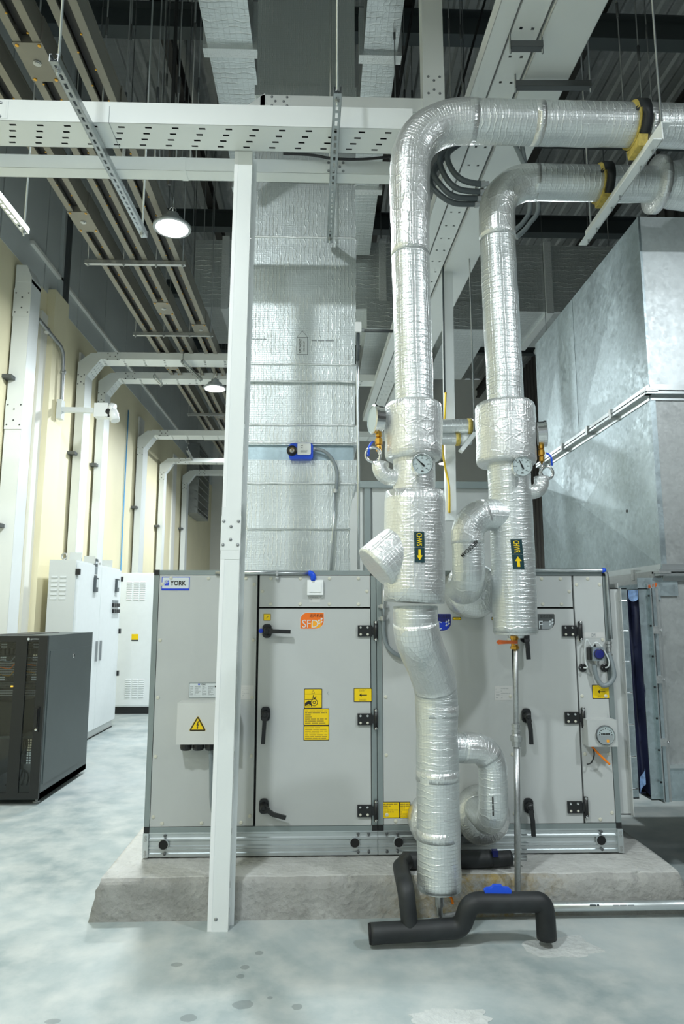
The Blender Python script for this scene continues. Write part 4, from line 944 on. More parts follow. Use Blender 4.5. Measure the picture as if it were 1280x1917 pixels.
# channel support under the horizontal runs, with pipe clamps
hs = thing('channel_support', (1.71, 3.6, 4.0), 'white steel channel with bolts carrying both foil pipes', 'bracket')
b = MB(); ya, yb = 3.06, 4.06; xh, zh = 1.705, 4.0
b.box(xh - .003, xh + .003, ya, yb, zh - .10, zh, 'white_paint'); b.box(xh, xh + .05, ya, yb, zh - .006, zh, 'white_paint'); b.box(xh - .05, xh, ya, yb, zh - .1, zh - .094, 'white_paint'); b.build('channel', hs)
for yy in (3.14, 3.27, 3.53, 3.64, 3.86, 3.99):
    b = MB(); b.lathe((xh - .014, yy, zh - .094), (0, 0, -1), ((.010, -.012), (.010, 0), (.006, 0), (.006, .028)), 'rod_steel', 8); b.build('bolt', hs)
for k, (yy, hz, r) in enumerate(((Y1, HZ, .113), (Y2, HZ2, .107))):
    xh = 1.705 - .03
    cl = thing('pipe_clamp', (xh + .03, yy, zh), ('black banded pipe clamp with yellow insulation ring on the higher foil pipe', 'black banded pipe clamp with yellow insulation ring on the lower foil pipe')[k], 'clamp')
    b = MB(); b.tube([(xh - .014, yy, hz), (xh - .014, yy, hz), (xh + .0, yy, hz), (xh + .0, yy, hz)], [r - .01, r + .008, r + .010, r - .01], 'insul_yellow', 40, False); b.prism([(-.06, 0), (.06, 0), (.075, .06), (.04, .045), (.0, .04), (-.04, .045), (-.075, .06)], (xh - .006, yy, zh), (0, 1, 0), (0, 0, 1), (1, 0, 0), .05, 'insul_yellow'); b.build('insulation_ring', cl)
    b = MB(); b.tube([(xh + .0, yy, hz), (xh + .0, yy, hz), (xh + .05, yy, hz), (xh + .05, yy, hz)], [r, r + .016, r + .016, r], 'rubber', 40, False); b.build('band', cl)
xh = 1.705
for k, (yy) in enumerate((3.10, 4.02)):
    b = MB(); b.tube([(xh + .02, yy, zh - .03), (xh + .02, yy, 9.01)], .006, 'rod_steel', 6)
    tag(b.build('hanger_rod'), ('thin steel rod holding the near end of the white pipe channel', 'thin steel rod holding the far end of the white pipe channel')[k], 'rod')
# ------------------------------------------------------------------ drain pipes on the floor
dp = thing('drain_pipe', tuple(pZ(965, 1700, 0)), 'bare steel drain pipe from the return pipe down along the plinth foot', 'pipe')
dx = pY(965, 1400, 3.725); GY = 3.725; GZ = .062
b = MB(); b.tube([pY(965, 1188, GY), pY(966, 1385, GY)], .0135, 'zinc', 12); b.build('upright', dp)
b = MB(); b.tube([pY(967, 1400, GY), pY(969, 1680, GY)], .0165, 'zinc', 12); b.build('upright', dp)
c = pY(966, 1380, GY); b = MB()
b.lathe(c, (0, 0, 1), ((.018, -.05), (.024, -.048), (.024, -.02), (.031, -.02), (.031, .006), (.024, .008), (.020, .02), (.024, .022), (.024, .034), (.018, .036), (.018, .05), (.022, .052), (.022, .068), (.016, .07)), 'zinc', 10); b.build('pipe_union', dp)
c = pY(963, 1203, GY); vb = MB(); vb.lathe(c, (0, 0, 1), ((.016, -.035), (.024, -.034), (.024, -.02), (.019, -.018), (.019, .018), (.024, .02), (.024, .034), (.016, .035)), 'brass', 10); vb.lathe(c, (0, -1, 0), ((.011, 0), (.011, .03), (.008, .034)), 'zinc', 10); vo = vb.build('ball_valve', dp); vo['label'] = 'brass ball valve'
b = MB(); b.prism([(0, -.009), (-.06, -.009), (-.105, -.012), (-.115, 0), (-.105, .012), (-.06, .009), (0, .009)], (c.x + .006, GY - .034, c.z + .004), (1, 0, 0), (0, 0, 1), (0, -1, 0), .004, 'valve_orange'); vh = b.build('valve_lever', dp); vh['label'] = 'orange lever'
b = MB(); x0 = pY(850, 1690, GY).x
b.tube([(x0 + .04, GY, GZ), (3.6, GY, GZ)], .0235, 'alu', 14); b.build('floor_run', dp)
for px in (968, 1000):
    c = pY(px, 1696, GY); b = MB(); b.lathe((c.x - .02, GY, GZ), (1, 0, 0), ((.024, 0), (.030, .002), (.030, .038), (.024, .04)), 'zinc', 12); b.build('coupling', dp)
mp = lambda a, b_, h=0: V((pY(1100, 1690, GY).x + a, GY - .0236 - h, GZ + b_)); b = MB(); lines(b, mp, 0, .004, .10, .012, 1, 'conduit_dark', .0006, .8, 2); lines(b, mp, .12, .004, .12, .008, 1, 'ink_grey', .0006, .8, 5); b.build('pipe_print', dp)
# small drain leg under the supply pipe
dl = thing('drain_elbow', (pc.x, pc.y, .03), 'small steel drain elbow with red handled cock under the supply pipe', 'valve')
E0 = V((pc.x + .0, pc.y, pc.z - .012)); b = MB(); b.tube(resample(fillet([E0, V((E0.x, pc.y, .085)), V((E0.x + .10, pc.y + .06, .075)), V((E0.x + .16, GY, GZ))], .03), .02), .0145, 'zinc', 10); b.build('drain_tube', dl)
b = MB(); b.lathe(E0 + V((0, 0, -.045)), (0, 0, 1), ((.014, -.03), (.022, -.028), (.022, .024), (.014, .026)), 'zinc', 10); b.tube([E0 + V((.01, -.01, -.02)), E0 + V((.045, -.02, -.018))], .007, 'zinc', 8); b.build('drain_cock', dl)
b = MB(); b.tube(spline([E0 + V((.04, -.022, -.016)), E0 + V((.055, -.024, -.03)), E0 + V((.06, -.024, -.055))]), .006, 'cable_orange', 8); b.build('cock_lever', dl)

# black rubber insulated drain trap
bt = thing('condensate_trap', (.45, 3.46, 0), 'black rubber insulated pipe trap lying in front of the plinth', 'pipe')
YF = 3.46; r = .042
def bl(p, Yv): return pY(p[0], p[1], Yv)
def rub(name, pts, r, seed, fil=None):
    pts = resample(fillet(pts, fil, 8) if fil else [V(p) for p in pts], .02); b = MB(); b.tube(pts, r, 'rubber', 22); jag(b, .003, seed); return b.build(name, bt)
rub('floor_run', [bl((694, 1748), YF), bl((862, 1737), YF), bl((880, 1690), YF - .02), bl((1018, 1688), YF - .02), bl((1024, 1757), YF - .02)], .046, 3, [.06, .06, .035])
rub('riser', [bl((768, 1742), YF), bl((758, 1660), YF + .03), bl((750, 1622), 3.74), bl((762, 1610), 3.87)], .041, 4, [.06, .05])
yb_ = 3.87
rub('plinth_run', [bl((755, 1611), yb_), bl((918, 1608), yb_)], .0445, 5)
rub('loose_end', [bl((915, 1609), yb_), bl((957, 1606), yb_)], .039, 6)
for (px, py) in ((800, 1741), (840, 1735), (900, 1690), (985, 1688)):
    pass
b = MB(); b.tube([bl((950, 1606), yb_), bl((985, 1605), yb_)], .016, 'alu', 12); o = b.build('bare_pipe_end', bt); o['label'] = 'bare pale pipe end'
b = MB(); c = bl((926, 1597), yb_ - .025); b.obox(c, ((1, 0, 0), (0, 1, 0), (0, 0, 1)), (.014, .016, .016), 'navy'); b.build('tape_patch', bt, bevel=.006)
b = MB(); b.tube([bl((694, 1748), YF), bl((690, 1748.3), YF)], [.046, .044], 'black', 22); b.build('end_face', bt)
tv = MB(); c = bl((931, 1667), YF - .02)
tv.prism([(-.062, -.016), (-.050, -.020), (-.020, -.018), (0, -.020), (.020, -.018), (.050, -.020), (.062, -.016), (.064, .004), (.056, .012), (.030, .014), (.018, .026), (-.018, .026), (-.030, .014), (-.056, .012), (-.064, .004)], c + V((0, .012, 0)), (1, 0, 0), (0, 0, 1), (0, -1, 0), .024, 'blue')
tv.tube([c + V((0, 0, -.03)), c + V((0, 0, -.01))], .014, 'blue', 12)
o = tv.build('valve_handle', bt, bevel=.003, seg=1); o['label'] = 'bright blue valve handle'

# ------------------------------------------------------------------ white cable trays
def splice(b, o, u, v, n, w_=.06, m_='rod_steel'):
    o, u, v, n = V(o), V(u).normalized(), V(v).normalized(), V(n).normalized()
    b.obox(o, (u, v, n), (w_ * .8, w_ * .46, .0008), 'white_paint')
    for a, c_ in ((-.30, 0), (.30, 0), (-.55, .34), (.55, .34), (-.55, -.34), (.55, -.34)):
        b.lathe(o + u * (a * w_) + v * (c_ * w_), n, ((.0095, 0), (.0095, .002), (.006, .002), (.006, .007), (.001, .008)), m_, 6)
def tray(name, label, p, q_, wdt, hgt, up=(0, 0, 1), hole=(.16, 4), splices=(), holes=True, lid=False, group=None, par=None, mm='white_paint', hw=.020, hh=.007, stag=.006):
    """perforated tray, p and q_ are the middle line of its sole; up points to its open side"""
    p, q_, up = V(p), V(q_), V(up).normalized(); d = q_ - p; L_ = d.length; d.normalize(); lat = d.cross(up).normalized()
    b = MB(); o = p - lat * wdt / 2
    if holes:
        k = hole[1]; rows = []
        for i in range(k):
            off = .06 + stag * i; rows.append((wdt * (i + .7) / (k + .4), [off + hole[0] * j for j in range(int((L_ - off - hw) / hole[0]) + 1)]))
        b.perf(o, d, lat, L_, wdt, rows, hw, hh, mm)
    else: b.obox((p + q_) / 2 + up * .002, (d, lat, up), (L_ / 2, wdt / 2, .002), mm)
    for s_ in (-1, 1):
        b.obox((p + q_) / 2 + lat * (s_ * (wdt / 2 - .001)) + up * hgt / 2, (d, lat, up), (L_ / 2, .0012, hgt / 2), mm)
        b.obox((p + q_) / 2 + lat * (s_ * (wdt / 2 - .009)) + up * hgt, (d, lat, up), (L_ / 2, .009, .0012), mm)
    if lid: b.obox((p + q_) / 2 + up * (hgt + .002), (d, lat, up), (L_ / 2, wdt / 2 + .002, .002), mm)
    if par is not None: o_ = b.build(name, par); root = par
    else:
        root = thing(name, tuple(p), label, 'cable tray', group); o_ = b.build('tray_body', root)
    for t_, side in splices:
        b = MB(); c = p + d * (L_ * t_) + lat * (side * (wdt / 2 + .001)) + up * hgt * .5; n = lat * side
        b.obox(c, (d, up, n), (hgt * .85, hgt * .42, .0012), mm); splice(b, c + n * .001, d, up, n, hgt * .95); b.build('splice_plate', root)
    return root
TZ = 4.211
# nearest tray across the top with the post it carries
t1 = tray('cable_tray', 'white perforated cable tray crossing overhead nearest the camera', (-4.2, 3.533, TZ), (.50, 3.533, TZ), .212, .125, hole=(.148, 4), splices=((.505, 1),), stag=.022, hw=.036, hh=.013)
b = MB()
for i in range(7): b.tube([(-4.15, 3.455 + .026 * i, TZ + .016 + .004 * (i % 2)), (.5, 3.455 + .026 * i, TZ + .016 + .004 * (i % 3))], .0125, 'rubber', 6)
b.build('slot_dark_cables', t1)  # unseen black cables added so the slots look dark inside
t1b = MB(); c = pY(203, 235, 3.425); t1b.box(c.x - .0015, c.x + .0015, 3.4255, 3.64, TZ - .0015, TZ + .10, 'ink_grey'); t1b.build('joint_line', t1)
t2 = tray('cable_tray', 'slim white cable tray running behind the perforated overhead tray', (-4.2, 3.845, 4.19), (.62, 3.845, 4.19), .095, .085, holes=False, splices=((.888, 1),))
for px in (342,):
    b = MB(); c = pY(px, 310, 3.797); b.box(c.x - .018, c.x + .018, 3.795, 3.895, 4.188, 4.277, 'white_paint'); b.build('joint_sleeve', t2)
# slanted short piece and higher tray behind
T3Y = 4.02; z3 = pY(600, 206, T3Y).z; a3 = pY(487, 206, T3Y).x
t3 = thing('cable_tray', (.1, T3Y, z3), 'white overhead tray with a sloping end in front of the dark duct', 'cable tray')
tray('tray_body', '', (a3, T3Y + .06, z3), (.72, T3Y + .06, z3), .12, .10, holes=False, par=t3)
tray('sloping_end', '', (a3 - .20, T3Y + .06, z3 - .17), (a3 + .03, T3Y + .06, z3 + .012), .12, .10, holes=False, par=t3)
b = MB(); splice(b, (pY(523, 192, T3Y).x, T3Y - .001, z3 + .055), (1, 0, 0), (0, 0, 1), (0, -1, 0), .09); b.build('splice_plate', t3)
# riser from the roof
b = MB(); x0, x1 = pY(788, 0, T3Y).x, pY(826, 0, T3Y).x
r3 = thing('cable_riser', ((x0 + x1) / 2, T3Y, z3), 'closed white riser dropping from the dark roof to the sloping tray', 'cable tray')
b.box(x0, x1, T3Y - .02, T3Y + .10, z3 + .01, 8.2, 'white_paint'); b.build('riser_body', r3, bevel=.003)
b = MB(); c = pY(812, 160, T3Y - .02); b.box(x0 - .002, x1 + .002, T3Y - .0225, T3Y - .02, c.z - .17, c.z + .14, 'white_paint'); splice(b, (c.x + .0, T3Y - .0225, c.z), (0, 0, 1), (1, 0, 0), (0, -1, 0), .11); b.build('splice_plate', r3)
# the tall post to the floor
PY0 = 3.640
pb, pt = pZ(388, 1745, 0), pY(440, 285, PY0)
post = thing('cable_riser', (pb.x + .05, PY0 + .03, 0), 'tall white perforated cable riser standing on the floor before the plinth', 'cable tray')
u_ = (pt - V((pb.x, PY0, 0))).normalized(); lat = V((1, 0, 0)); wd = .100
b = MB(); H_ = (TZ - 0) / u_.z; mid = V((pb.x, PY0, 0)) + u_ * H_ / 2 + lat * wd / 2
b.obox(mid + V((0, .001, 0)), (lat, (0, 1, 0), u_), (wd / 2, .0015, H_ / 2), 'white_paint')
b.obox(mid + V((-wd / 2, .035, 0)), (lat, (0, 1, 0), u_), (.0015, .035, H_ / 2), 'white_paint'); b.build('riser_body', post)
b = MB(); rows = [(.035, [.08 + .125 * i for i in range(int(H_ / .125) - 1)])]
b.perf(V((pb.x + wd, PY0, 0)), u_, (0, 1, 0), H_, .07, [(.035, rows[0][1])], .034, .011, 'white_paint'); b.obox(mid + V((wd / 2 + .01, .07, 0)), (lat, (0, 1, 0), u_), (.011, .0012, H_ / 2), 'white_paint'); b.build('perforated_side', post)
b = MB(); c = pY(432, 998, PY0); b.obox(c + V((0, -.0015, 0)), (lat, (0, 1, 0), u_), (wd / 2 + .001, .0012, .14), 'white_paint'); splice(b, c + V((0, -.003, 0)), u_, lat, (0, -1, 0), .115); b.build('splice_plate', post)
b = MB(); c = pY(404, 1721, PY0); b.lathe(c, (0, -1, 0), ((.009, 0), (.009, .002), (.005, .004), (.001, .005)), 'rod_steel', 8); b.build('bolt', post)
b = MB(); b.obox(mid + V((-wd / 2 + .010, -.0008, 0)), (lat, (0, 1, 0), u_), (.010, .0012, H_ / 2 - .002), 'white_plastic'); b.build('edge_fold', post)

# slotted strut hangers with rods under the two front trays
def strut(label, a, e, top=9.01):
    g = thing('strut_hanger', tuple((V(a) + V(e)) / 2), label, 'strut hanger')
    a, e = V(a), V(e); d = (e - a); L_ = d.length; d.normalize(); lat = d.cross(V((0, 0, 1))).normalized(); up = V((0, 0, 1)); wd = .042
    b = MB(); b.perf(a - lat * wd / 2, d, lat, L_, wd, [(wd / 2, [.04 + .058 * i for i in range(int((L_ - .06) / .058))])], .036, .014, 'steel')
    for s_ in (-1, 1):
        b.obox((a + e) / 2 + lat * s_ * wd / 2 + up * .02, (d, lat, up), (L_ / 2, .0012, .02), 'steel'); b.obox((a + e) / 2 + lat * s_ * (wd / 2 - .005) + up * .04, (d, lat, up), (L_ / 2, .005, .0012), 'steel')
    b.build('slotted_channel', g)
    for t_ in (.035, .965):
        p = a + d * L_ * t_; b = MB(); b.tube([p + V((0, 0, -.03)), V((p.x, p.y, top))], .0065, 'alu', 8); b.lathe(p, (0, 0, -1), ((.016, 0), (.016, .004), (.011, .004), (.011, .014)), 'zinc', 6); b.lathe(p + up * .042, up, ((.022, 0), (.022, .005), (.011, .005), (.011, .015)), 'zinc', 6); b.build('threaded_rod', g)
strut('slotted steel strut hanging under the trays near the grey wall panels', pZ(100, 115, 4.16), pZ(270, 445, 4.16))
strut('slotted steel strut hanging in front of the foil supply duct', pZ(632, 175, 4.16), pZ(617, 455, 4.16))
strut('slotted steel strut cut off by the picture edge above the cream wall', pZ(-60, 302, 4.16), pZ(48, 438, 4.16))

# trays running away from the camera on the far side of the pipes
def ztray(name, label, a, e, z, wdt, hgt, **kw):
    p, q_ = pZ(*a, z), pZ(*e, z); d = (q_ - p).normalized(); return tray(name, label, p - d * 2.2, q_, wdt, hgt, **kw)
rtray = lambda label, x0, z, wdt, hgt, sl=-.031, **kw: tray('cable_tray', label, (x0 - sl * 2.2, 1.2, z), (x0 + sl * 8.6, 12.0, z), wdt, hgt, **kw)
rtray('narrow closed white trunking running away overhead beside the roof riser', 1.068, 5.0, .112, .10, holes=False, lid=True)
rtray('white tray with round holes running away between two plain trunkings', 1.218, 5.0, .17, .10, hole=(.21, 2), hw=.018, hh=.018, stag=.0)
rtray('widest plain white trunking running away overhead behind the foil pipes', 1.465, 4.98, .29, .13, holes=False, lid=True)
sbx = []
for k, (px, py, w_) in enumerate(((1035, 165, 140), (985, 92, 60))):
    c = pZ(px - w_ / 2, py, 4.90); e = pZ(px + w_ / 2, py, 4.90); b = MB()
    b.bar(c, e, .04, .004, 'dark_steel', V((0, 0, 1))); 
    for s_ in (-.02, .02): b.bar(c + V((0, s_, .02)), e + V((0, s_, .02)), .004, .04, 'dark_steel', V((0, 0, 1)))
    g = thing('strut_hanger', tuple((c + e) / 2), ('long dark strut carrying the widest white trunking', 'short dark strut between the white trunkings above the long one')[k], 'strut hanger'); b.build('channel', g)
    for p in (c, e):
        b = MB(); b.tube([p + V((.0, 0, -.03)), V((p.x, p.y, 9.01))], .006, 'rod_steel', 6); b.build('threaded_rod', g)
# cable riser behind the pipes with yellow cable
cr = thing('cable_riser', tuple(pY(842, 960, 6.5)), 'slim white riser standing between the two foil pipes', 'cable tray')
b = MB(); t_, e = pY(836, 455, 6.5), pY(843, 975, 6.5); b.bar(t_, e, .10, .08, 'white_paint', V((0, 1, 0))); b.build('riser_body', cr)
b = MB(); b.bar(t_ + V((-.05, -.4, -.03)), t_ + V((.05, .0, -.03)), .10, .07, 'white_paint'); b.bar(t_ + V((0, 0, -.04)), t_ + V((.22, 0, -.04)), .07, .08, 'white_paint'); b.build('top_bracket', cr)
b = MB(); b.tube(spline([pY(834, 735, 6.4), pY(832, 780, 6.4), pY(828, 830, 6.4), pY(832, 870, 6.4), pY(840, 910, 6.4), pY(841, 960, 6.45)]), .011, 'cable_yellow', 6); tag(b.build('yellow_cable'), 'thin yellow cable hanging along the slim white riser', 'cable')
b = MB(); b.tube([pY(828, 460, 6.42), pY(832, 735, 6.42)], .010, 'conduit_dark', 6); tag(b.build('dark_cable'), 'dark cable running up beside the slim white riser', 'cable')
# grey flexible conduits in loops beside the pipe elbows
YL = 4.55
for k, (a, mds, e) in enumerate((((838, 288), ((846, 318), (868, 338)), (902, 345)), ((824, 295), ((833, 330), (858, 354)), (900, 359)), ((812, 318), ((826, 348), (852, 368)), (895, 371)), ((806, 336), ((820, 362), (850, 380)), (890, 382)))):
    b = MB(); zt = pY(*a, YL + .04 * k); b.tube(spline([V((1.03 - .03 * k, zt.y + .02, 5.0)), zt, *[pY(*p, YL + .04 * k) for p in mds], pY(*e, YL + .04 * k)], 8), .021, 'conduit_dark', 10); b.lathe(pY(*e, YL + .04 * k), (1, 0, .12), ((.021, -.01), (.026, -.008), (.026, .02), (.018, .022), (.018, .05)), 'zinc', 10)
    tag(b.build('flexible_conduit'), ('dark grey conduit loop, uppermost of the four between the foil elbows', 'dark grey conduit loop, second from the top between the foil elbows', 'dark grey conduit loop, third from the top between the foil elbows', 'dark grey conduit loop, lowest of the four between the foil elbows')[k], 'conduit', 'conduit loops between the pipe elbows')
for k, (a, m_, e) in enumerate((((1007, 378), (990, 420), (966, 445)), ((992, 380), (982, 412), (962, 432)))):
    b = MB(); b.tube(spline([V((1.42 + .05 * k, 4.55, 4.98)), pY(*a, 4.5 + .05 * k), pY(*m_, 4.5 + .05 * k), pY(*e, 4.5 + .05 * k)], 8), .017, 'conduit_grey', 10)
    tag(b.build('flexible_conduit'), ('outer pale grey conduit loop below the return pipe elbow', 'inner pale grey conduit loop below the return pipe elbow')[k], 'conduit')
b = MB(); b.tube(spline([pY(530, 288, 3.76), pY(580, 290, 3.76), pY(625, 297, 3.76), pY(680, 298, 3.76), pY(740, 292, 3.76)]), .008, 'black_plastic', 8); tag(b.build('loose_cable'), 'black loose cable drooping between the two front trays', 'cable')
# ------------------------------------------------------------------ galvanised plenum and flexible connector
GX, GY0, GY1 = 2.10, 4.15, 6.35
zt, zj, zb = 4.165, 2.948, 1.787
pl = thing('galvanised_plenum', (3.4, 5.2, 1.7), 'tall galvanised sheet metal air plenum beyond the end of the grey unit', 'plenum')
def xsheet(name, x, y0, y1, z0, z1, mm, depth=.022):
    """duct sheet cross broken in its middle, facing -x"""
    b = MB(); c = b.bm.verts.new((x - depth, (y0 + y1) / 2, (z0 + z1) / 2)); k = [b.bm.verts.new(p) for p in ((x, y0, z0), (x, y1, z0), (x, y1, z1), (x, y0, z1))]
    for i in range(4): b.face([k[i], k[(i + 1) % 4], c], mm)
    kb = [b.bm.verts.new((x + .03, v.co.y, v.co.z)) for v in k]
    for i in range(4): b.face([k[(i + 1) % 4], k[i], kb[i], kb[(i + 1) % 4]], mm)
    b.face(kb, mm)
    return b.build(name, pl)
ys = 5.35
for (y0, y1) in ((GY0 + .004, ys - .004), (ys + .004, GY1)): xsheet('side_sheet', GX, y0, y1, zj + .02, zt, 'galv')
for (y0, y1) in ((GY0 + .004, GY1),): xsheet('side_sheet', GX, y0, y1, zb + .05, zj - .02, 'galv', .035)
def fsheet(name, x0, x1, z0, z1, mm, d=.008):
    b = MB(); y = GY0; c = b.bm.verts.new(((x0 + x1) / 2, y - d, (z0 + z1) / 2)); k = [b.bm.verts.new(p) for p in ((x0, y, z0), (x1, y, z0), (x1, y, z1), (x0, y, z1))]
    for i in range(4): b.face([k[i], k[(i + 1) % 4], c], mm)
    kb = [b.bm.verts.new((v.co.x, y + .03, v.co.z)) for v in k]
    for i in range(4): b.face([k[(i + 1) % 4], k[i], kb[i], kb[(i + 1) % 4]], mm)
    b.face(kb, mm); return b.build(name, pl)
fsheet('front_sheet', GX + .004, 2.85, zj + .02, zt, 'galv_lit'); fsheet('front_sheet', 2.855, 4.4, zj + .02, zt, 'galv_lit')
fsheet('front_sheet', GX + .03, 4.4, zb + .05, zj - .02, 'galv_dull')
b = MB(); b.box(GX + .01, 4.4, GY0 + .02, GY1 - .01, zb, zt - .005, 'galv'); b.build('inner_casing', pl)
b = MB(); b.box(GX - .004, GX + .03, GY0 - .006, GY0 + .03, zb, zj - .02, 'galv'); b.build('corner_angle', pl, bevel=.004)
b = MB(); b.box(GX - .003, GX + .012, GY0 - .004, GY0 + .012, zj + .02, zt, 'galv'); b.build('corner_angle', pl, bevel=.002)
def flange(z, y1):
    for s_ in (-1, 1):
        b = MB(); b.bar((GX - .022, GY0 - .03, z + s_ * .012), (GX - .022, y1, z + s_ * .012), .044, .016, 'alu', V((0, 0, 1))); b.bar((GX - .006, GY0, z + s_ * .036), (GX - .006, y1, z + s_ * .036), .006, .034, 'alu', V((0, 0, 1))); b.build('flange_angle', pl)
        b = MB(); b.bar((GX - .04, GY0 - .022, z + s_ * .012), (4.4, GY0 - .022, z + s_ * .012), .044, .016, 'alu', V((0, 0, 1))); b.bar((GX, GY0 - .006, z + s_ * .036), (4.4, GY0 - .006, z + s_ * .036), .006, .034, 'alu', V((0, 0, 1))); b.build('flange_angle', pl)
    b = MB(); b.box(GX - .05, GX + .03, GY0 - .05, GY0 + .03, z - .006, z + .006, 'zinc'); b.build('flange_corner', pl, bevel=.003)
flange(zj, GY1); flange(zb + .01, GY1)
for (z, xs) in ((zj, ((966, 884), (1078, 818), (1107, 795))), (zb + .01, ((1183, 1082),))):
    pass
for yy in (4.62, 5.05, 5.6, 6.1):
    b = MB(); b.box(GX - .055, GX - .004, yy, yy + .035, zj - .034, zj + .034, 'zinc'); b.build('flange_clip', pl, bevel=.003)
b = MB(); b.box(GX - .055, GX - .004, 4.42, 4.455, zb - .024, zb + .044, 'zinc'); b.build('flange_clip', pl, bevel=.003)
for (yy, zz) in ((4.55, 2.24), (5.35, 2.3)):
    b = MB(); b.lathe((GX - .012, yy, zz), (-1, 0, 0), ((.012, 0), (.012, .003), (.001, .003)), 'black', 10); b.build('plugged_hole', pl)
# lower part of the plenum reaching down beside the unit
L0 = 2.06
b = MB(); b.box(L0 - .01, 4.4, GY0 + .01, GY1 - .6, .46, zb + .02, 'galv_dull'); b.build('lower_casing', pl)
b = MB(); b.box(L0 - .02, L0 + .02, GY0 - .002, GY0 + .006, 1.63, 1.755, 'galv'); b.box(GX - .16, GX + .09, GY0 - .004, GY0, 1.655, 1.765, 'galv'); p_ = b.build('cover_strip', pl)
mp = plane((GX - .10, GY0 - .0045, 1.69)); b = MB()
for pts in ([(0, .01), (.012, .002), (.022, .014), (.018, .032), (.004, .030)], [(.03, .02), (.036, .018), (.042, .040), (.034, .038)], [(.045, .018), (.052, .018), (.062, .034), (.058, .046), (.05, .044)]): flat(b, pts, mp, 'valve_orange', 0, .0008)
b.build('paint_mark', p_)
b = MB(); b.box(L0 - .005, 4.4, GY0 + .002, GY0 + .012, .46, .655, 'galv'); b.box(L0 - .005, 4.4, GY0 - .01, GY0 + .02, .645, .665, 'alu'); b.build('bottom_strip', pl)
b = MB(); b.box(2.42, 2.47, GY0 + .25, GY0 + .30, .0, .46, 'dark_steel'); b.box(2.37, 2.52, GY0 + .2, GY0 + .35, 0, .012, 'dark_steel'); b.build('support_leg', pl)
b = MB(); b.box(4.2, 4.25, GY1 - .9, GY1 - .85, .0, .46, 'dark_steel'); b.box(4.15, 4.3, GY1 - .95, GY1 - .8, 0, .012, 'dark_steel'); b.build('support_leg', pl)
fc = thing('flexible_connector', (1.9, 4.6, .47), 'dark blue fabric connector framed in galvanised flanges at the unit end', 'connector')
z0, z1 = .47, 1.70; yf, yk = GY0 - .02, AB - .1
def frame(name, x0, x1, yo, mm='galv', lip=None, za=z0, zc=z1):
    b = MB(); 
    b.box(x0, x1, yo, yo + .006, za, zc, mm); b.box(x0, x1, yk, yk + .006, za, zc, mm); b.box(x0, x1, yo, yk, zc - .006, zc, mm); b.box(x0, x1, yo, yk, za, za + .006, mm)
    if lip is not None:
        b.box(lip, lip + .004, yo - .035, yo + .003, za, zc, mm); b.box(lip, lip + .004, yo, yk, zc, zc + .03, mm)
    return b.build(name, fc)
KX = lambda px: pY(px, 1240, yf).x
frame('collar', AX1 - .004, KX(1161), yf - .03, 'panel_grey', KX(1160), .40, 1.70)
frame('collar', KX(1163), KX(1181), yf, 'galv', KX(1163), .48, 1.70)
b = MB(); n_, k_ = 40, 14; xs0, xs1 = KX(1180), KX(1204); grid = []
for i in range(n_ + 1):
    row = []; t_ = i / n_
    for j in range(k_ + 1):
        s_ = j / k_; bulge = .05 * math.sin(math.pi * s_); w_ = .014 * math.sin(s_ * 9 + t_ * 5) * math.sin(math.pi * s_) + .016 * mnoise.noise(V((s_ * 3, t_ * 9, 2)))
        row.append(b.bm.verts.new((xs0 + (xs1 - xs0) * s_, yf + .004 + bulge + w_ + (.05 * max(0, .08 - t_) / .08 * math.sin(math.pi * s_)), z0 + .02 + (z1 - z0 - .03) * t_ + (.045 * math.sin(math.pi * s_) if i == 0 else 0))))
    grid.append(row)
for i in range(n_):
    for j in range(k_): b.face([grid[i][j], grid[i][j + 1], grid[i + 1][j + 1], grid[i + 1][j]], 'fabric_navy', True)
b.box(xs0, xs1, yf + .06, yk - .02, z1 - .03, z1 - .02, 'fabric_navy'); b.box(xs0, xs1, yk - .03, yk - .02, z0 + .02, z1 - .02, 'fabric_navy'); b.box(xs0, xs1, yf + .07, yk - .02, z0 + .02, z0 + .03, 'fabric_navy'); b.build('fabric_bellows', fc)
b = MB(); 
for (za, zc_, s_) in ((1.64, 1.69, 1), (.49, .58, -1)):
    b = MB(); g_ = [[b.bm.verts.new((xs0 + .01 + (xs1 - xs0 - .02) * (j / 6) * (1 if s_ > 0 else .6), yf - .004 + .02 * math.sin(j) * .5, za + (zc_ - za) * i / 4 - (.02 * math.sin(math.pi * j / 6) * s_ if i == 0 else 0) + (.012 * j if s_ < 0 else 0))) for j in range(7)] for i in range(5)]
    for i in range(4):
        for j in range(6): b.face([g_[i][j], g_[i][j + 1], g_[i + 1][j + 1], g_[i + 1][j]], 'fabric_sheen', True)
    b.build('shiny_tape', fc)
frame('collar', KX(1203), KX(1221), yf, 'galv', KX(1220))
frame('collar', KX(1222), KX(1241), yf + .006, 'galv_dull', KX(1222), .46)
frame('collar', KX(1228), KX(1234), yf - .008, 'galv', None, .46)
for i in range(7):
    zz = .545 + i * .18; b = MB(); b.lathe((KX(1160) - .004, yf - .048, zz), (1, 0, 0), ((.008, 0), (.008, .006), (.0045, .006), (.0045, .045)), 'chrome', 8); b.build('bolt', fc)
    b = MB(); b.lathe((KX(1220) - .006, yf - .02, zz + .03), (1, 0, 0), ((.006, 0), (.006, .02)), 'black', 8); b.build('rivet', fc)
for zz in (.80, 1.16, 1.45):
    b = MB(); b.box(KX(1221), KX(1233), yf - .034, yf + .004, zz - .022, zz + .022, 'zinc'); b.lathe((KX(1233), yf - .015, zz), (1, 0, 0), ((.005, 0), (.005, .016), (.008, .016), (.008, .022)), 'chrome', 8); b.build('flange_clip', fc, bevel=.002, seg=1)

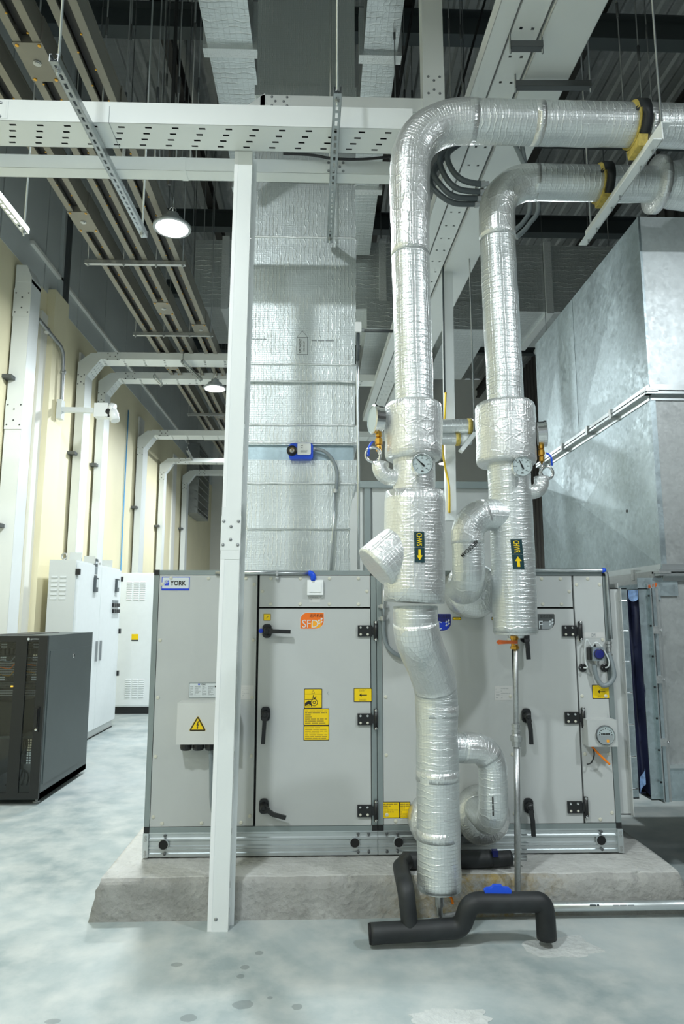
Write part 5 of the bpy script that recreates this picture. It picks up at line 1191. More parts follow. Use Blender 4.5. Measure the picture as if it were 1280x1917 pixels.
# ------------------------------------------------------------------ busways along the left wall side
BZ = 5.12
for k, bx_ in enumerate((-2.20, -1.87, -1.54)):
    g = thing('busway', (bx_, 6, BZ), ('long brown grey busway, the one nearest the wall', 'long brown grey busway, the middle one of three', 'long brown grey busway, the one nearest the round lamps')[k], 'busway')
    b = MB()
    for s_ in (-1, 1): b.box(bx_ + s_ * .062 - .026, bx_ + s_ * .062 + .026, 1.5, 19, BZ, BZ + .022, 'busway')
    b.box(bx_ - .085, bx_ - .080, 1.5, 19, BZ + .02, BZ + .17, 'busway'); b.box(bx_ + .080, bx_ + .085, 1.5, 19, BZ + .02, BZ + .17, 'busway')
    for s_ in (-1, 1): b.box(bx_ + s_ * .062 - .026, bx_ + s_ * .062 + .026, 1.5, 19, BZ + .16, BZ + .18, 'busway')
    b.build('housing', g)
    b = MB(); b.box(bx_ - .036, bx_ + .036, 1.5, 19, BZ + .05, BZ + .13, 'busway_dark'); b.build('bar_channel', g)
    b = MB()
    for i in range(60):
        yy = 2 + i * .28
        for s_ in (-1, 1): b.lathe((bx_ + s_ * .034, yy + .14 * (s_ > 0), BZ), (0, 0, -1), ((.008, -.002), (.007, .004), (.001, .006)), 'brass', 6)
    stuff(b.build('rivets', g))
    for i, yy in enumerate(((5.9, 9.6), (4.05, 7.7, 12.2), (4.62, 8.3, 13.5))[k]):
        b = MB(); b.box(bx_ - .094, bx_ + .094, yy - .16, yy + .16, BZ - .006, BZ + .19, 'busway')
        b.lathe((bx_, yy, BZ - .006), (0, 0, -1), ((.026, 0), (.026, .006), (.018, .006), (.018, .012), (.001, .012)), 'zinc', 14)
        for sx in (-.07, .07):
            for sy_ in (-.14, .14): b.lathe((bx_ + sx, yy + sy_, BZ - .006), (0, 0, -1), ((.012, 0), (.012, .005), (.001, .006)), 'brass', 8)
        b.build('joint_pack', g, bevel=0)
for k, yy in enumerate((6.60, 8.41, 10.2, 12.0, 13.8, 15.6)):
    g = thing('strut_hanger', (-1.91, yy, BZ - .05), 'steel strut under the busways, number %s counted from the nearest' % ('one', 'two', 'three', 'four', 'five', 'six')[k], 'strut hanger', 'struts under the busways')
    b = MB(); b.box(-2.42, -1.40, yy - .021, yy + .021, BZ - .045, BZ - .041, 'zinc'); b.box(-2.42, -1.40, yy - .021, yy - .018, BZ - .045, BZ - .004, 'zinc'); b.box(-2.42, -1.40, yy + .018, yy + .021, BZ - .045, BZ - .004, 'zinc'); b.build('channel', g)
    for xx in (-2.39, -2.03, -1.70, -1.43):
        b = MB(); b.tube([(xx, yy, BZ - .07), (xx, yy, 5.76 if 9 < yy < 10.3 and xx > -1.78 else 9.01)], .006, 'rod_steel', 6); b.lathe((xx, yy, BZ - .045), (0, 0, -1), ((.014, 0), (.014, .010)), 'zinc', 6); b.build('threaded_rod', g)

# ------------------------------------------------------------------ lamps
def lamp(px, py, Yv, label, pos=None, k_=1.0):
    c = V(pos) if pos else pY(px, py, Yv); g = thing('high_bay_lamp', (c.x, c.y, c.z), label, 'lamp', 'round high bay lamps')
    b = MB(); b.lathe(c, (0, 0, 1), ((.140, .0), (.168, .0), (.172, .01), (.168, .022), (.13, .030), (.11, .05), (.10, .085), (.06, .10), (.055, .14), (.001, .14)), 'lamp_housing_grey', 32); b.build('housing', g)
    b = MB(); b.lathe(c, (0, 0, -1), ((.142, -.004), (.140, .004), (.001, .006)), 'lens', 32); b.build('lens', g)
    b = MB(); b.tube([c + V((0, 0, .14)), c + V((0, 0, .30))], .008, 'chrome', 6); b.torus(c + V((0, 0, .18)), (0, 1, 0), .03, .005, 'chrome', n=12, k=6); b.tube([c + V((0, 0, .28)), (c.x, c.y, BZ if abs(c.x + 1.54) < .09 and c.y > 2 else 9.01)], .004, 'dark_steel', 6); b.build('suspension', g)
    ld = bpy.data.lights.new('lamp_light', 'AREA'); ld.shape = 'DISK'; ld.size = .34; ld.energy = LAMP_W * k_; ld.color = (.90, .98, 1.0)
    lo = bpy.data.objects.new('lamp_light', ld); COL.objects.link(lo); lo.location = (0, 0, -.02); lo.parent = g
lamp(322, 428, 5.75, 'large glowing round lamp under the busways', None, 1.3); lamp(402, 728, 9.6, 'smaller glowing round lamp before the far trays')
lamp(0, 0, 0, 'far glowing lamp down the hall', (-1.6, 13.6, 4.8)); lamp(833, 868, 15.2, 'tiny glowing lamp seen between the foil pipes')
lamp(0, 0, 0, 'round lamp over the aisle behind the camera', (-1.7, .3, 5.5), 1.5); lamp(0, 0, 0, 'round lamp at the back of the aisle', (-1.5, -3.6, 5.5), .7)
lamp(0, 0, 0, 'round lamp in front of the plenum', (2.95, 1.5, 4.35), .8); lamp(0, 0, 0, 'round lamp behind the camera on the plenum side', (2.7, -3.2, 5.5), .35); lamp(0, 0, 0, 'round lamp behind the plenum', (3.0, 8.6, 5.0))

# ------------------------------------------------------------------ foil ducts overhead
def box_duct(name, label, lo, hi, mm='foil_far', collars=(), axis=1):
    g = thing(name, ((lo[0] + hi[0]) / 2, (lo[1] + hi[1]) / 2, lo[2]), label, 'duct'); b = MB(); b.box(lo[0], hi[0], lo[1], hi[1], lo[2], hi[2], mm); b.build('duct_section', g, bevel=.02)
    for yy in (lo[1] + .3, hi[1] - .3):
        for xx in (lo[0] + .06, hi[0] - .06): r_ = MB(); r_.tube([(xx, yy, hi[2] - .01), (xx, yy, 9.01)], .007, 'rod_steel', 6); r_.build('hanger_rod', g)
    for c in collars:
        l2, h2 = [v - .04 for v in lo], [v + .04 for v in hi]; l2[axis], h2[axis] = c - .05, c + .05
        b = MB(); b.box(l2[0], h2[0], l2[1], h2[1], l2[2], h2[2], 'foil_lip'); b.build('flange_wrap', g, bevel=.025)
    return g
box_duct('branch_duct', 'foil wrapped duct overhead on the wall side of the supply duct', (-1.02, 4.3, 6.5), (-.62, 8.9, 6.9), collars=(5.42, 7.4))
box_duct('branch_duct', 'foil wrapped duct overhead on the pipe side of the supply duct', (.36, 4.3, 6.5), (.66, 8.9, 6.9), collars=(5.45, 7.4))
box_duct('cross_duct', 'wide foil wrapped duct crossing the hall behind the supply duct', (-1.78, 9.0, 5.75), (4.3, 10.3, 6.75), collars=(-1.35, .85, 1.5, 3.2), axis=0)
0 and box_duct('branch_duct', 'foil wrapped duct running away under the wide cross duct between busways and post', (-1.42, 7.6, 5.55), (-1.02, 9.6, 5.80))
box_duct('branch_duct', 'foil wrapped duct running away just beside the tall supply duct', (.62, 8.95, 5.45), (1.05, 11.0, 5.85))
box_duct('branch_duct', 'foil wrapped duct running away behind the return pipe', (1.75, 8.95, 5.45), (2.35, 11.0, 5.85))
0 and box_duct('branch_duct', 'flat grey duct lying under the roof near the dark cladding', (2.6, 9.4, 4.2), (3.6, 14, 5.0), 'galv_dull')

# ------------------------------------------------------------------ second unit behind the first
u2 = thing('air_handling_unit', (.3, 7.8, 0), 'second grey air handling unit standing behind the first one', 'air handler')
b = MB(); b.box(-.25, 1.90, 7.0, 8.6, .1, 2.90, 'panel_grey'); b.build('casing', u2)
for x0, x1 in ((-.25, -.02), (.02, .46), (.50, 1.90)):
    b = MB(); b.box(x0 + .03, x1 - .03, 6.985, 7.0, .2, 2.84, 'panel_grey'); b.build('side_panel', u2, bevel=.003)
for xx in (-.25, .0, .48, 1.90):
    b = MB(); b.box(xx - .03, xx + .03, 6.97, 7.02, .1, 2.90, 'frame_grey'); b.build('frame_rail', u2)
b = MB(); b.box(-.28, 1.93, 6.96, 7.02, 2.84, 2.91, 'frame_grey'); b.build('frame_rail', u2)
b = MB(); b.box(1.86, 1.94, 6.95, 7.03, 2.83, 2.92, 'black_plastic'); b.build('corner_cap', u2)
b = MB(); b.box(-.25, 1.9, 7.02, 8.6, 0, .1, 'dark_steel'); b.build('plinth_frame', u2)
# short twin pipes with bracket between the two big pipes
for k, (y0, y1, r) in enumerate(((786, 813, .075), (817, 828, .055))):
    Yv = 6.3; a, e = pY(770, (y0 + y1) / 2, Yv), pY(884 - k * 22, (y0 + y1) / 2, Yv)
    g = thing('insulated_pipe', tuple(a), ('short foil pipe with yellow end ring, upper of two between the big pipes', 'short foil pipe with yellow end ring, lower of two between the big pipes')[k], 'pipe')
    b = MB(); b.tube(resample([a, e], .05), r, 'foil_pipe', 20); jag(b, .004, k); b.build('jacket', g)
    b = MB(); b.tube([e + V((-.05, 0, 0)), e + V((-.01, 0, 0))], r + .008, 'insul_yellow', 20); b.build('insulation_ring', g)
    b = MB(); b.tube([e + V((-.01, 0, 0)), e + V((.10, 0, 0))], r * .96, 'white_paint', 20); b.build('collar', g)
tp = thing('channel_support', tuple(pY(875, 840, 6.2)), 'small white channel bracket under the twin foil pipes', 'bracket')
b = MB(); a, e = pY(862, 845, 6.2), pY(888, 812, 6.2); b.bar(a, e, .08, .04, 'white_paint'); b.build('channel', tp)
b = MB(); b.tube([e + V((0, 0, -.02)), (e.x, e.y, 9.01)], .007, 'rod_steel', 6); b.build('threaded_rod', tp)
# ------------------------------------------------------------------ cable risers on the cream wall
def wall_riser(label, px, py, ztop, run=None, plain_=False, w_=.30, hgt=.11, xf=WX + .15, xr=2.0, zside=0):
    """riser on the wall; with run it turns into a tray crossing the hall at height ztop"""
    Yc = pX(px, py, xf).y; g = thing('cable_riser', (xf, Yc + w_ / 2, 0), label, 'cable tray', 'white cable risers on the cream wall'); dz = .20
    zt_ = ztop - (dz if run else 0)
    tray('riser_body', '', (xf, Yc + w_ / 2, .0), (xf, Yc + w_ / 2, zt_), w_, hgt, up=(-1, 0, 0), holes=False, par=g)
    if run:
        tray('corner_piece', '', (xf, Yc + w_ / 2, zt_ - .02), (xf + .16, Yc + w_ / 2, ztop), w_, hgt * .9, up=(-.7, 0, .7), hole=(.06, 4), hw=.02, hh=.01, par=g)
        b = MB(); b.prism([(-hgt, -.06), (0, -.06), (.16 + .04, dz - .0), (.16 + .04, dz + hgt * .75), (.06, dz + hgt * .75), (-hgt, dz - .05)], (xf, Yc - .004, zt_), (1, 0, 0), (0, 0, 1), (0, 1, 0), .004, 'white_paint'); b.build('corner_cheek', g)
        tray('cross_tray', '', (xf + .14, Yc + w_ / 2, ztop), (xr, Yc + w_ / 2, ztop), w_, hgt * .9, hole=(.28, 4), hw=.03, hh=.02, par=g)
        b = MB(); splice(b, (xf - hgt * .5, Yc - .006, zt_ - .10), (0, 0, 1), (1, 0, 0), (0, -1, 0), .12, 'dark_steel'); b.build('splice_plate', g); b = MB(); splice(b, (xf + .36, Yc - .006, ztop + hgt * .33), (1, 0, 0), (0, 0, 1), (0, -1, 0), .12, 'dark_steel'); b.build('splice_plate', g)
    else:
        b = MB(); b.prism([(-hgt, -.04), (0, -.04), (.0, .02), (-hgt * .35, .16), (-hgt, .16)], (xf, Yc - .004, zt_), (1, 0, 0), (0, 0, 1), (0, 1, 0), w_ + .008, 'white_paint'); b.build('top_cap', g)
        b = MB(); splice(b, (xf - hgt * .5, Yc - .006, zt_ - .28), (0, 0, 1), (1, 0, 0), (0, -1, 0), .20, 'dark_steel'); b.build('splice_plate', g); b = MB(); splice(b, (xf - hgt * .5, Yc - .006, zt_ - 1.55), (0, 0, 1), (1, 0, 0), (0, -1, 0), .20, 'dark_steel'); b.build('splice_plate', g)
    for zz in (zt_ - 1.15, zt_ - 2.75):
        b = MB(); b.box(WX, WX + .10, Yc - .10, Yc + .02, zz - .02, zz + .02, 'dark_steel'); b.build('wall_bracket', g)
    return Yc
wall_riser('white cable riser that ends below the grey wall panels', 58, 545, 5.20, w_=.25, hgt=.175, xf=WX + .2)
wall_riser('white cable riser turning into the first cross tray above the camera arm', 159, 720, 5.03, True, xr=-1.05, w_=.28)
wall_riser('white cable riser behind the small white camera turning into the second cross tray', 197, 740, 5.06, True, xr=1.4, w_=.26)
wall_riser('white cable riser past the blue wall cable turning into a cross tray', 268, 845, 4.78, True, xr=1.4, w_=.32)
wall_riser('slim white cable riser just beyond the blue cable and its tray', 309, 850, 4.66, True, w_=.22, hgt=.10, xr=.8)
wall_riser('farthest white cable riser before the louvre', 350, 900, 4.90, True, w_=.26, hgt=.11, xr=.5)
Yt4 = 12.3
# blue cable and grey conduit on the wall
b = MB(); c = pX(240, 780, WX + .02); b.tube([(WX + .02, c.y, LINE - .4), (WX + .02, c.y - .02, 3), (WX + .02, c.y + .02, 0)], .011, 'cable_blue', 6); tag(b.build('blue_cable'), 'thin bright blue cable running down the cream wall', 'cable')
cb = thing('camera_conduit', (WX + .05, 8.3, 3.2), 'steel conduit bending down the wall to the camera arm', 'conduit')
cY = 8.05; P4 = lambda x, y: pX(x, y, WX + .16)
b = MB(); b.tube(resample(fillet([P4(72, 598), P4(119, 655), P4(115, 762)], .15), .05), .026, 'rod_steel', 8); b.build('conduit_run', cb)
for p in ((118, 697), (88, 619)):
    b = MB(); c = P4(*p); b.lathe(c, (0, .3, 1), ((.03, -.03), (.036, -.02), (.036, .02), (.03, .03)), 'zinc', 10); b.build('coupling', cb)
# white surveillance camera on its arm
ac = P4(113, 767); cm = thing('surveillance_camera', tuple(ac), 'white surveillance camera on a long white wall arm', 'camera')
YV = ac.y; e = pY(180, 769, YV); b = MB(); b.bar(ac, e, .06, .06, 'white_paint'); b.box(ac.x - .03, ac.x + .03, YV - .05, YV + .06, ac.z - .12, ac.z + .12, 'white_paint'); b.build('arm', cm)
b = MB(); a, c = pY(178, 782, YV), pY(205, 757, YV); b.box(a.x, c.x, YV - .06, YV + .08, a.z, c.z, 'white_plastic'); b.build('mount_box', cm, bevel=.01)
b = MB(); a = pY(199, 769, YV - .08); b.lathe(a + V((.01, .10, 0)), (-.05, -1, 0), ((.05, -.1), (.075, -.06), (.085, 0), (.085, .06), (.075, .08), (.065, .075, 'black_plastic'), (.05, .07, 'black_plastic'), (.035, .08, 'black_plastic'), (.001, .085, 'black_plastic')), 'white_plastic', 24); b.build('camera_head', cm)
b = MB(); b.tube([pY(209, 766, YV), pY(213, 775, YV - .02), pY(216, 788, YV - .04)], [.05, .06, .055], 'white_plastic', 16); b.tube([pY(206, 763, YV), pY(214, 766, YV)], .065, 'white_plastic', 14); b.build('side_body', cm)
# louvre high on the far wall
lv = thing('wall_louvre', (WX + .15, 16.2, 3.6), 'grey metal louvre on the far end of the cream wall', 'louvre')
l0, l1 = pX(371, 905, WX + .3), pX(391, 905, WX + .3); zA, zB = l0.z + 1.0, l0.z - .7
b = MB(); b.box(WX, WX + .3, l0.y, l0.y + .05, zB, zA, 'galv_dull'); b.box(WX, WX + .3, l1.y, l1.y + .05, zB, zA, 'galv_dull'); b.box(WX, WX + .3, l0.y, l1.y, zA, zA + .05, 'galv_dull'); b.box(WX, WX + .3, l0.y, l1.y, zB - .05, zB, 'galv_dull'); b.build('frame', lv)
for i in range(9):
    b = MB(); zz = zB + .1 + i * (zA - zB - .15) / 8; b.obox((WX + .27, (l0.y + l1.y) / 2, zz), ((.8, 0, -.6), (0, 1, 0), (.6, 0, .8)), (.06, (l1.y - l0.y) / 2, .006), 'galv_dull'); b.build('blade', lv)

# ------------------------------------------------------------------ switchgear cabinets
CX = -2.85; CY0 = pX(145, 1047, CX).y; CH = 2.17
cab = thing('switchgear_cabinet', (CX - .16, CY0 + 1.0, 0), 'white switchgear cabinet with two doors and black hinges by the cream wall', 'cabinet')
CY1 = pX(213, 1357, CX).y
b = MB(); b.box(CX - .32, CX - .012, CY0, CY1, .09, CH, 'cab_side'); b.build('body', cab, bevel=.004)
b = MB(); b.box(CX - .31, CX - .03, CY0 + .02, CY1 - .02, 0, .09, 'cab_side'); b.box(CX - .03, CX - .02, CY0 + .02, CY1 - .02, .0, .012, 'gap'); b.build('plinth', cab)
b = MB()
for j in range(2):
    for i in range(6): b.obox((CX - .25 + j * .10, CY0 - .002, CH - .20 - i * .05), ((1, 0, 0), (0, 1, 0), (0, 0, 1)), (.036, .006, .010), 'cab_white')
b.build('vent_louvres', cab)
ym = CY0 + (CY1 - CY0) * .50
doors = []
for k, (a, c) in enumerate(((CY0 + .03, ym - .004), (ym + .004, CY1 - .01))):
    b = MB(); b.box(CX - .012, CX + .008, a, c, .11, CH - .02, 'cab_white'); d = b.build('door', cab, bevel=.004); doors.append(d)
    yy = ym + (-.10 if k == 0 else .06)
    b = MB(); b.box(CX + .008, CX + .03, yy, yy + .03, .95, 1.20, 'rod_steel'); b.build('door_handle', d, bevel=.004)
for yy, zz in ((CY0, 2.03), (CY0, 1.25), (CY0, .5)):
    b = MB(); b.box(CX - .014, CX + .034, yy - .006, yy + .035, zz - .035, zz + .035, 'black_plastic'); b.build('hinge', cab, bevel=.003)
for zz in (2.03, 1.30, .72):
    b = MB(); b.box(CX - .014, CX + .034, CY1 - .02, CY1 + .02, zz - .035, zz + .035, 'black_plastic'); b.build('hinge', cab, bevel=.003)
D = lambda y, z, wy, hz, m_, th=.02: (lambda b: b.box(CX + .008, CX + .008 + th, y - wy / 2, y + wy / 2, z - hz / 2, z + hz / 2, m_))
def fit(name, par, parts):
    b = MB()
    for y, z, wy, hz, m_, th in parts: b.box(CX + .008, CX + .008 + th, y - wy / 2, y + wy / 2, z - hz / 2, z + hz / 2, m_)
    return b.build(name, par)
f = lambda px, py: pX(px, py, CX)
c = f(179, 1064); fit('warning_label', doors[0], [(c.y, c.z + .07, .10, .10, 'conduit_dark', .002), (c.y, c.z + .07, .07, .03, 'pale', .003), (c.y, c.z - .03, .10, .09, 'conduit_grey', .002), (c.y - .01, c.z - .115, .06, .05, 'orange_light', .003)])
c = f(176, 1095); fit('meter', doors[0], [(c.y, c.z, .10, .18, 'conduit_dark', .03), (c.y + .005, c.z + .02, .06, .10, 'pale', .033)]); c = f(177, 1081); fit('meter_label', doors[0], [(c.y, c.z, .08, .05, 'conduit_dark', .012)])
c = f(216, 1096); fit('meter', doors[1], [(c.y, c.z, .10, .18, 'conduit_dark', .03), (c.y + .005, c.z + .02, .06, .10, 'pale', .033)])
for py, m_ in ((1127, 'conduit_grey'), (1133, 'black_plastic'), (1144, 'black_plastic')):
    c = f(214, py); fit('switch_row', doors[1], [(c.y + (i - 1.5) * .075, c.z, .055, .05, m_, .03 if m_[0] == 'b' else .006) for i in range(4)])
for k, yy in enumerate((CY0 + .12, CY0 + .62, CY0 + 1.35)):
    b = MB(); b.torus((CX - .20, yy, CH + .05), (.3, 1, 0), .035, .009, 'zinc', n=16, k=6); b.tube([(CX - .2, yy, CH), (CX - .2, yy, CH + .02)], .014, 'zinc', 8); b.build('lifting_eye', cab)
    b = MB(); b.box(CX - .16, CX - .02, yy + .06, yy + .068, CH - .01, CH + .10, 'cab_side'); b.build('lifting_plate', cab, bevel=.003)
# cabinet facing the aisle end on
FY = 11.05
fcab = thing('switchgear_cabinet', (-2.7, FY + .2, 0), 'tall white cabinet with louvres and a yellow label facing the aisle', 'cabinet')
fx0, fx1 = pY(216, 1200, FY).x, -1.95
b = MB(); b.box(fx0, fx1, FY + .008, FY + .6, .11, 2.19, 'cab_white'); b.build('body', fcab, bevel=.004)
b = MB(); b.box(fx0 + .02, fx1 - .02, FY - .002, FY + .01, .13, 2.17, 'cab_white'); fd = b.build('door', fcab, bevel=.004)
b = MB(); b.box(fx0 + .01, fx1 - .01, FY + .012, FY + .58, .0, .11, 'black_plastic'); b.build('plinth', fcab)
for (ya, yb_) in ((1090, 1122), (1272, 1304)):
    b = MB(); za, zb_ = pY(250, ya, FY).z, pY(250, yb_, FY).z
    for xx in (243, 256, 268):
        cx = pY(xx - (3 if ya > 1200 else 0), ya, FY).x
        for i in range(9): b.obox((cx, FY - .004, za + (zb_ - za) * i / 8), ((1, 0, 0), (0, .8, .6), (0, -.6, .8)), (.040, .010, .006), 'cab_white')
    b.build('vent_louvres', fd)
a, c = pY(246, 1200, FY), pY(259, 1187, FY); b = MB(); b.box(a.x, c.x, FY - .005, FY - .002, a.z, c.z, 'yellow'); b.box(a.x, c.x, FY - .006, FY - .002, a.z, a.z + .02, 'conduit_dark'); b.build('yellow_label', fd)
for zz in (.72, 1.45, 2.05):
    b = MB(); b.box(fx0 - .012, fx0 + .03, FY - .02, FY + .03, zz - .035, zz + .035, 'black_plastic'); b.build('hinge', fcab, bevel=.003)

# ------------------------------------------------------------------ server rack
RY0 = 5.93; RX1 = -2.30; RX0 = -2.92; RY1 = 7.08; RT = 1.362; RB = .038
rk = thing('server_rack', ((RX0 + RX1) / 2, 6.5, 0), 'dark grey server rack with a smoked glass door on the concrete floor', 'rack')
b = MB(); b.box(RX0, RX1, RY0 + .03, RY1, RT - .02, RT, 'rack_grey'); b.box(RX0 + .08, RX0 + .36, RY0 + .25, RY1 - .2, RT, RT + .004, 'rack_black'); b.build('top_cover', rk, bevel=.003)
b = MB(); b.box(RX0, RX1, RY0 + .03, RY1, RB, RB + .05, 'rack_grey'); b.build('base', rk)
b = MB(); b.perf((RX0, RY1 - .005, RB), (1, 0, 0), (0, 0, 1), RX1 - RX0, RT - RB - .02, [(.06 + .024 * j, [.05 + .024 * i for i in range(22)]) for j in range(48)], .017, .017, 'rack_black'); b.box(RX0, RX0 + .012, RY0 + .03, RY1, RB, RT - .02, 'rack_black'); b.build('back_panel', rk)
b = MB(); b.box(RX1 - .03, RX1, RY0 + .03, RY1, RB, RT - .02, 'rack_grey'); sp_ = b.build('side_wall', rk, bevel=.003)
b = MB(); b.box(RX1 - .002, RX1 + .005, RY0 + .07, RY1 - .03, RB + .11, RT - .13, 'rack_grey'); b.build('side_panel', rk, bevel=.003)
b = MB(); b.lathe((RX1 + .005, RY0 + .62, RT - .20), (1, 0, 0), ((.022, 0), (.022, .004), (.016, .006), (.012, .003, 'black_plastic'), (.001, .003, 'black_plastic')), 'chrome', 16); b.build('panel_lock', rk)
for yy in (RY0 + .10, RY1 - .12):
    b = MB(); b.lathe((RX1 - .05, yy, 0), (0, 0, 1), ((.03, 0), (.03, .012), (.012, .014), (.012, RB)), 'zinc', 12); b.build('levelling_foot', rk)
    b = MB(); b.lathe((RX0 + .05, yy, 0), (0, 0, 1), ((.03, 0), (.03, .012), (.012, .014), (.012, RB)), 'zinc', 12); b.build('levelling_foot', rk)
b = MB(); x = RX1 - .10
for z in [RB + .1 + i * .0222 for i in range(52)]: b.obox((x, RY0 + .12, z), ((1, 0, 0), (0, 1, 0), (0, 0, 1)), (.006, .002, .006), 'pale' if .42 < z < .80 else 'rack_black')
b.box(x - .022, x + .022, RY0 + .122, RY0 + .128, RB + .05, RT - .03, 'rack_black'); b.box(RX0 + .07, RX0 + .11, RY0 + .12, RY0 + .128, RB + .05, RT - .03, 'rack_black'); b.build('mounting_rail', rk)
b = MB(); y = RY0
b.box(RX0, RX0 + .05, y, y + .022, RB + .01, RT, 'rack_black'); b.box(RX1 - .075, RX1, y, y + .022, RB + .01, RT, 'rack_black'); b.box(RX0 + .05, RX1 - .075, y, y + .022, RT - .05, RT, 'rack_black'); b.box(RX0 + .05, RX1 - .075, y, y + .022, RB + .01, RB + .06, 'rack_black')
b.box(RX1 - .26, RX1 - .165, y - .002, y + .010, RB + .06, RT - .05, 'rack_black')
dr = b.build('glass_door', rk, bevel=.002, seg=1)
b = MB(); b.box(RX0 + .05, RX1 - .075, y + .008, y + .012, RB + .06, RT - .05, 'smoked_glass'); b.build('pane', dr)
b = MB(); zz = .68; b.box(RX1 - .062, RX1 - .030, y - .012, y, zz - .10, zz + .10, 'black_plastic'); b.box(RX1 - .054, RX1 - .038, y - .028, y - .012, zz - .06, zz + .085, 'black_plastic'); b.lathe((RX1 - .046, y - .012, zz - .082), (0, -1, 0), ((.010, 0), (.010, .006), (.001, .007)), 'chrome', 12); b.build('door_handle', dr)
b = MB(); mp = plane((RX1 - .17, y - .003, RT - .040)); disc(b, mp, .012, .012, .011, 'pale', .001); text(b, 'gomtec', mp, .03, .004, .07, .014, 'pale', .001); b.build('badge', dr)
sw_g = 'network gear behind the glass door'
rnd = random.Random(3)
for k, (zz, hh, kind, lab) in enumerate(((1.275, .044, 'patch', 'patch panel, uppermost behind the glass of the dark rack'), (1.225, .05, 'man', 'cable organiser under the uppermost patch panel in the dark rack'), (1.165, .044, 'patch', 'patch panel under the upper cable organiser in the dark rack'),
        (1.11, .044, 'switch', 'grey network switch with orange cable in the dark rack'), (1.055, .044, 'switch', 'second grey network switch in the dark rack'), (1.00, .044, 'patch', 'lowest patch panel behind the glass of the dark rack'),
        (.945, .044, 'led', 'network switch with a row of amber lights in the dark rack'), (.88, .044, 'switch', 'lowest grey network switch in the dark rack'))):
    g = thing('network_switch' if kind in ('switch', 'led') else ('cable_organiser' if kind == 'man' else 'patch_bay'), ((RX0 + RX1) / 2, RY0 + .3, zz), lab, 'network gear', sw_g)
    b = MB(); xa, xb = RX0 + .09, RX1 - .10; yf_ = RY0 + .115; b.box(xa, xb, yf_, yf_ + (.06 if kind in ('patch', 'man') else .3), zz - hh / 2, zz + hh / 2, {'patch': 'rack_black', 'man': 'rack_black', 'switch': 'switch_grey', 'led': 'rack_grey'}[kind]); b.build('case', g)
    b = MB(); n_ = 24 if kind != 'man' else 12
    for i in range(n_):
        xx = xa + .02 + (xb - xa - .04) * i / (n_ - 1)
        if kind == 'man': b.obox((xx, yf_ - .012, zz), ((1, 0, 0), (0, 1, 0), (0, 0, 1)), (.010, .012, hh / 2), 'black_plastic')
        else:
            for dz in (-.010, .010): b.obox((xx, yf_ - .002, zz + dz), ((1, 0, 0), (0, 1, 0), (0, 0, 1)), (.007, .002, .006), 'paper' if kind == 'patch' and i % 8 > 4 else ('led_amber' if kind == 'led' and dz < 0 and 10 < i < 18 else 'black_plastic'))
    b.build('ports', g)
for k in range(3):
    b = MB(); z_ = 1.18 - .06 * k; b.tube(spline([(RX0 + .12, RY0 + .09, z_), (RX0 + .28, RY0 + .075, z_ - .035), (RX1 - .28, RY0 + .07, z_ + .005), (RX1 - .12, RY0 + .085, z_ - .01)]), .004, ('conduit_grey', 'cable_orange', 'brass')[k], 6)
    tag(b.build('patch_cable'), ('blue grey patch cable in the dark rack', 'orange patch cable in the dark rack', 'yellow brown patch cable in the dark rack')[k], 'cable', 'patch cables in the rack')
b = MB(); b.box(RX0 + .08, RX1 - .1, RY0 + .15, RY1 - .25, .50, .52, 'rack_grey'); b.build('shelf', rk)
b = MB(); b.box(RX0 + .10, RX0 + .36, RY0 + .2, RY1 - .3, .521, .80, 'rack_black'); b.box(RX0 + .12, RX0 + .34, RY0 + .196, RY0 + .2, .56, .76, 'black_plastic'); tag(b.build('computer_case', bevel=.004), 'black computer case standing on the rack shelf', 'computer')
ORD = ('first', 'second', 'third', 'fourth', 'fifth', 'sixth', 'seventh', 'eighth', 'ninth', 'tenth', 'eleventh', 'twelfth', 'thirteenth', 'fourteenth')
for k in range(5):
    b = MB(); x = RX1 - .34 + .025 * k; b.tube(spline([(x, RY0 + .3, .48), (x + .03, RY0 + .22, .40), (x + .07 * math.sin(k), RY0 + .2, .30), (x + .05, RY0 + .24, .20), (x - .04 + .02 * k, RY0 + .26, RB + .06)]), .008, 'black_plastic', 6)
    tag(b.build('power_lead'), 'black power lead under the rack shelf, %s counted towards the grey side panel' % ORD[k], 'cable', 'power leads in the rack')

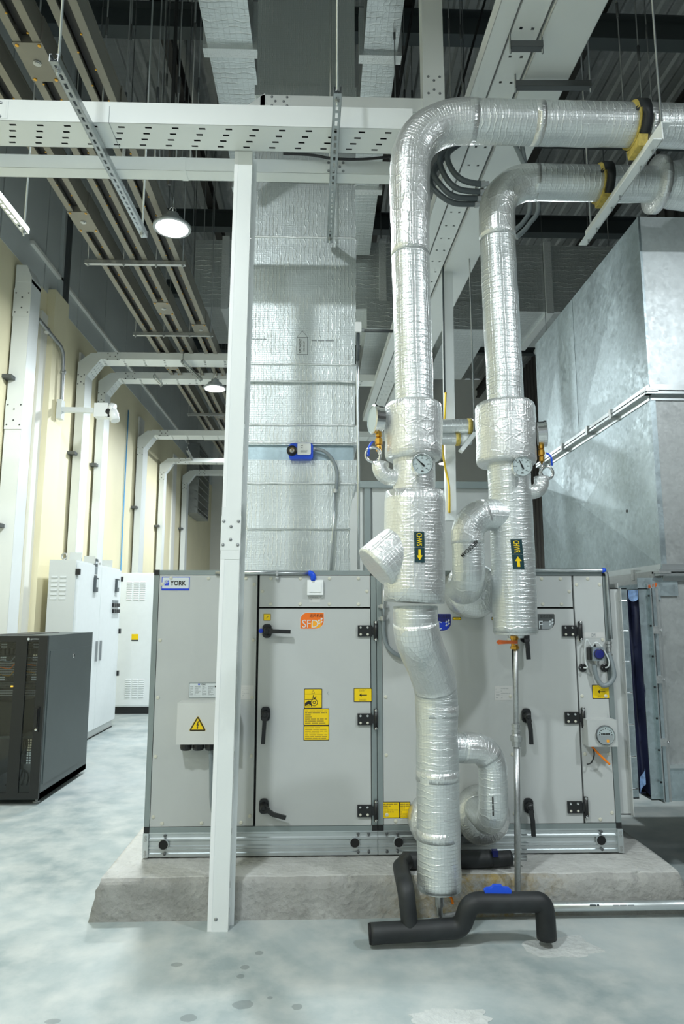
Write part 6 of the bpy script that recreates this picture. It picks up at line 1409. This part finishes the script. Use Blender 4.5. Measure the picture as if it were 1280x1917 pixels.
# ------------------------------------------------------------------ rods and cables from the roof
rod_spots = [(300, 250, 5.2), (235, 190, 4.6), (372, 160, 5.2), (245, 60, 4.9), (312, 150, 6.4), (295, 180, 4.6), (358, 200, 6.2), (335, 160, 4.9), (345, 200, 7.0), (365, 60, 4.4), (200, 50, 4.3), (150, 90, 5.4), (840, 50, 5.0), (862, 60, 5.6), (1195, 100, 5.0), (738, 60, 5.2), (748, 120, 5.9), (757, 180, 6.4), (771, 180, 7.0), (1210, 60, 5.4), (1155, 20, 4.9), (1090, 120, 5.5)]
rod_spots.sort()
for k, (px, py, Yv) in enumerate(rod_spots):
    kl = [r for r in rod_spots if (r[0] < 480) == (px < 480) and (r[0] < 800) == (px < 800) and (r[0] < 1000) == (px < 1000)].index((px, py, Yv))
    where = 'from the wall side, between busways and overhead foil duct' if px < 480 else ('between the overhead foil duct and the roof riser' if px < 800 else ('between the roof riser and the narrow trunking' if px < 1000 else 'before the dark cladding'))
    c = pY(px, py, Yv); zlo = max(4.6, pY(px, 330, Yv).z) if px < 700 or px > 900 else pY(px, 290, Yv).z
    if px > 1000: zlo = pY(px, 310, Yv).z
    b = MB(); b.tube([(c.x, Yv, zlo), (c.x, Yv, 9.01)], .0055, 'rod_steel', 6); b.tube([(c.x, Yv, c.z - .07), (c.x, Yv, c.z + .07)], .011, 'dark_steel', 6)
    tag(b.build('hanger_rod'), '%s thin roof rod %s' % (ORD[kl], where), 'rod', 'threaded rods hanging from the roof')
c = pY(327, 100, 5.0); b = MB(); b.tube([(c.x, 5.0, 4.9), (c.x, 5.0, 9.01)], .016, 'black_plastic', 8); tag(b.build('drop_cable'), 'thick black drop cable hanging beside the overhead foil duct', 'cable')
for k, (a, e, Yv) in enumerate((((775, 0), (745, 180), 5.2), ((905, 10), (858, 180), 6.0))):
    b = MB(); p, q_ = pY(*a, Yv), pY(*e, Yv); b.tube([p + (p - q_) * 1.5, q_ + (q_ - p) * .6], .014, 'black_plastic', 6); tag(b.build('drop_cable'), ('black slanting cable hanging behind the roof riser', 'black slanting cable beside the narrow trunking')[k], 'cable')
print('objects', len(bpy.data.objects))
# struts under the cross trays of the wall risers
for lab, a, e, zz in (('short strut with rod under the first cross tray by the camera', (341, 679), (376, 713), 5.0), ('tiny strut under the second cross tray above the camera', (289, 707), (302, 722), 5.02), ('tiny strut under the cross tray beyond the blue wall cable', (350, 843), (363, 868), 4.74)):
    strut(lab, pZ(*a, zz - .05), pZ(*e, zz - .05), zz + .16)
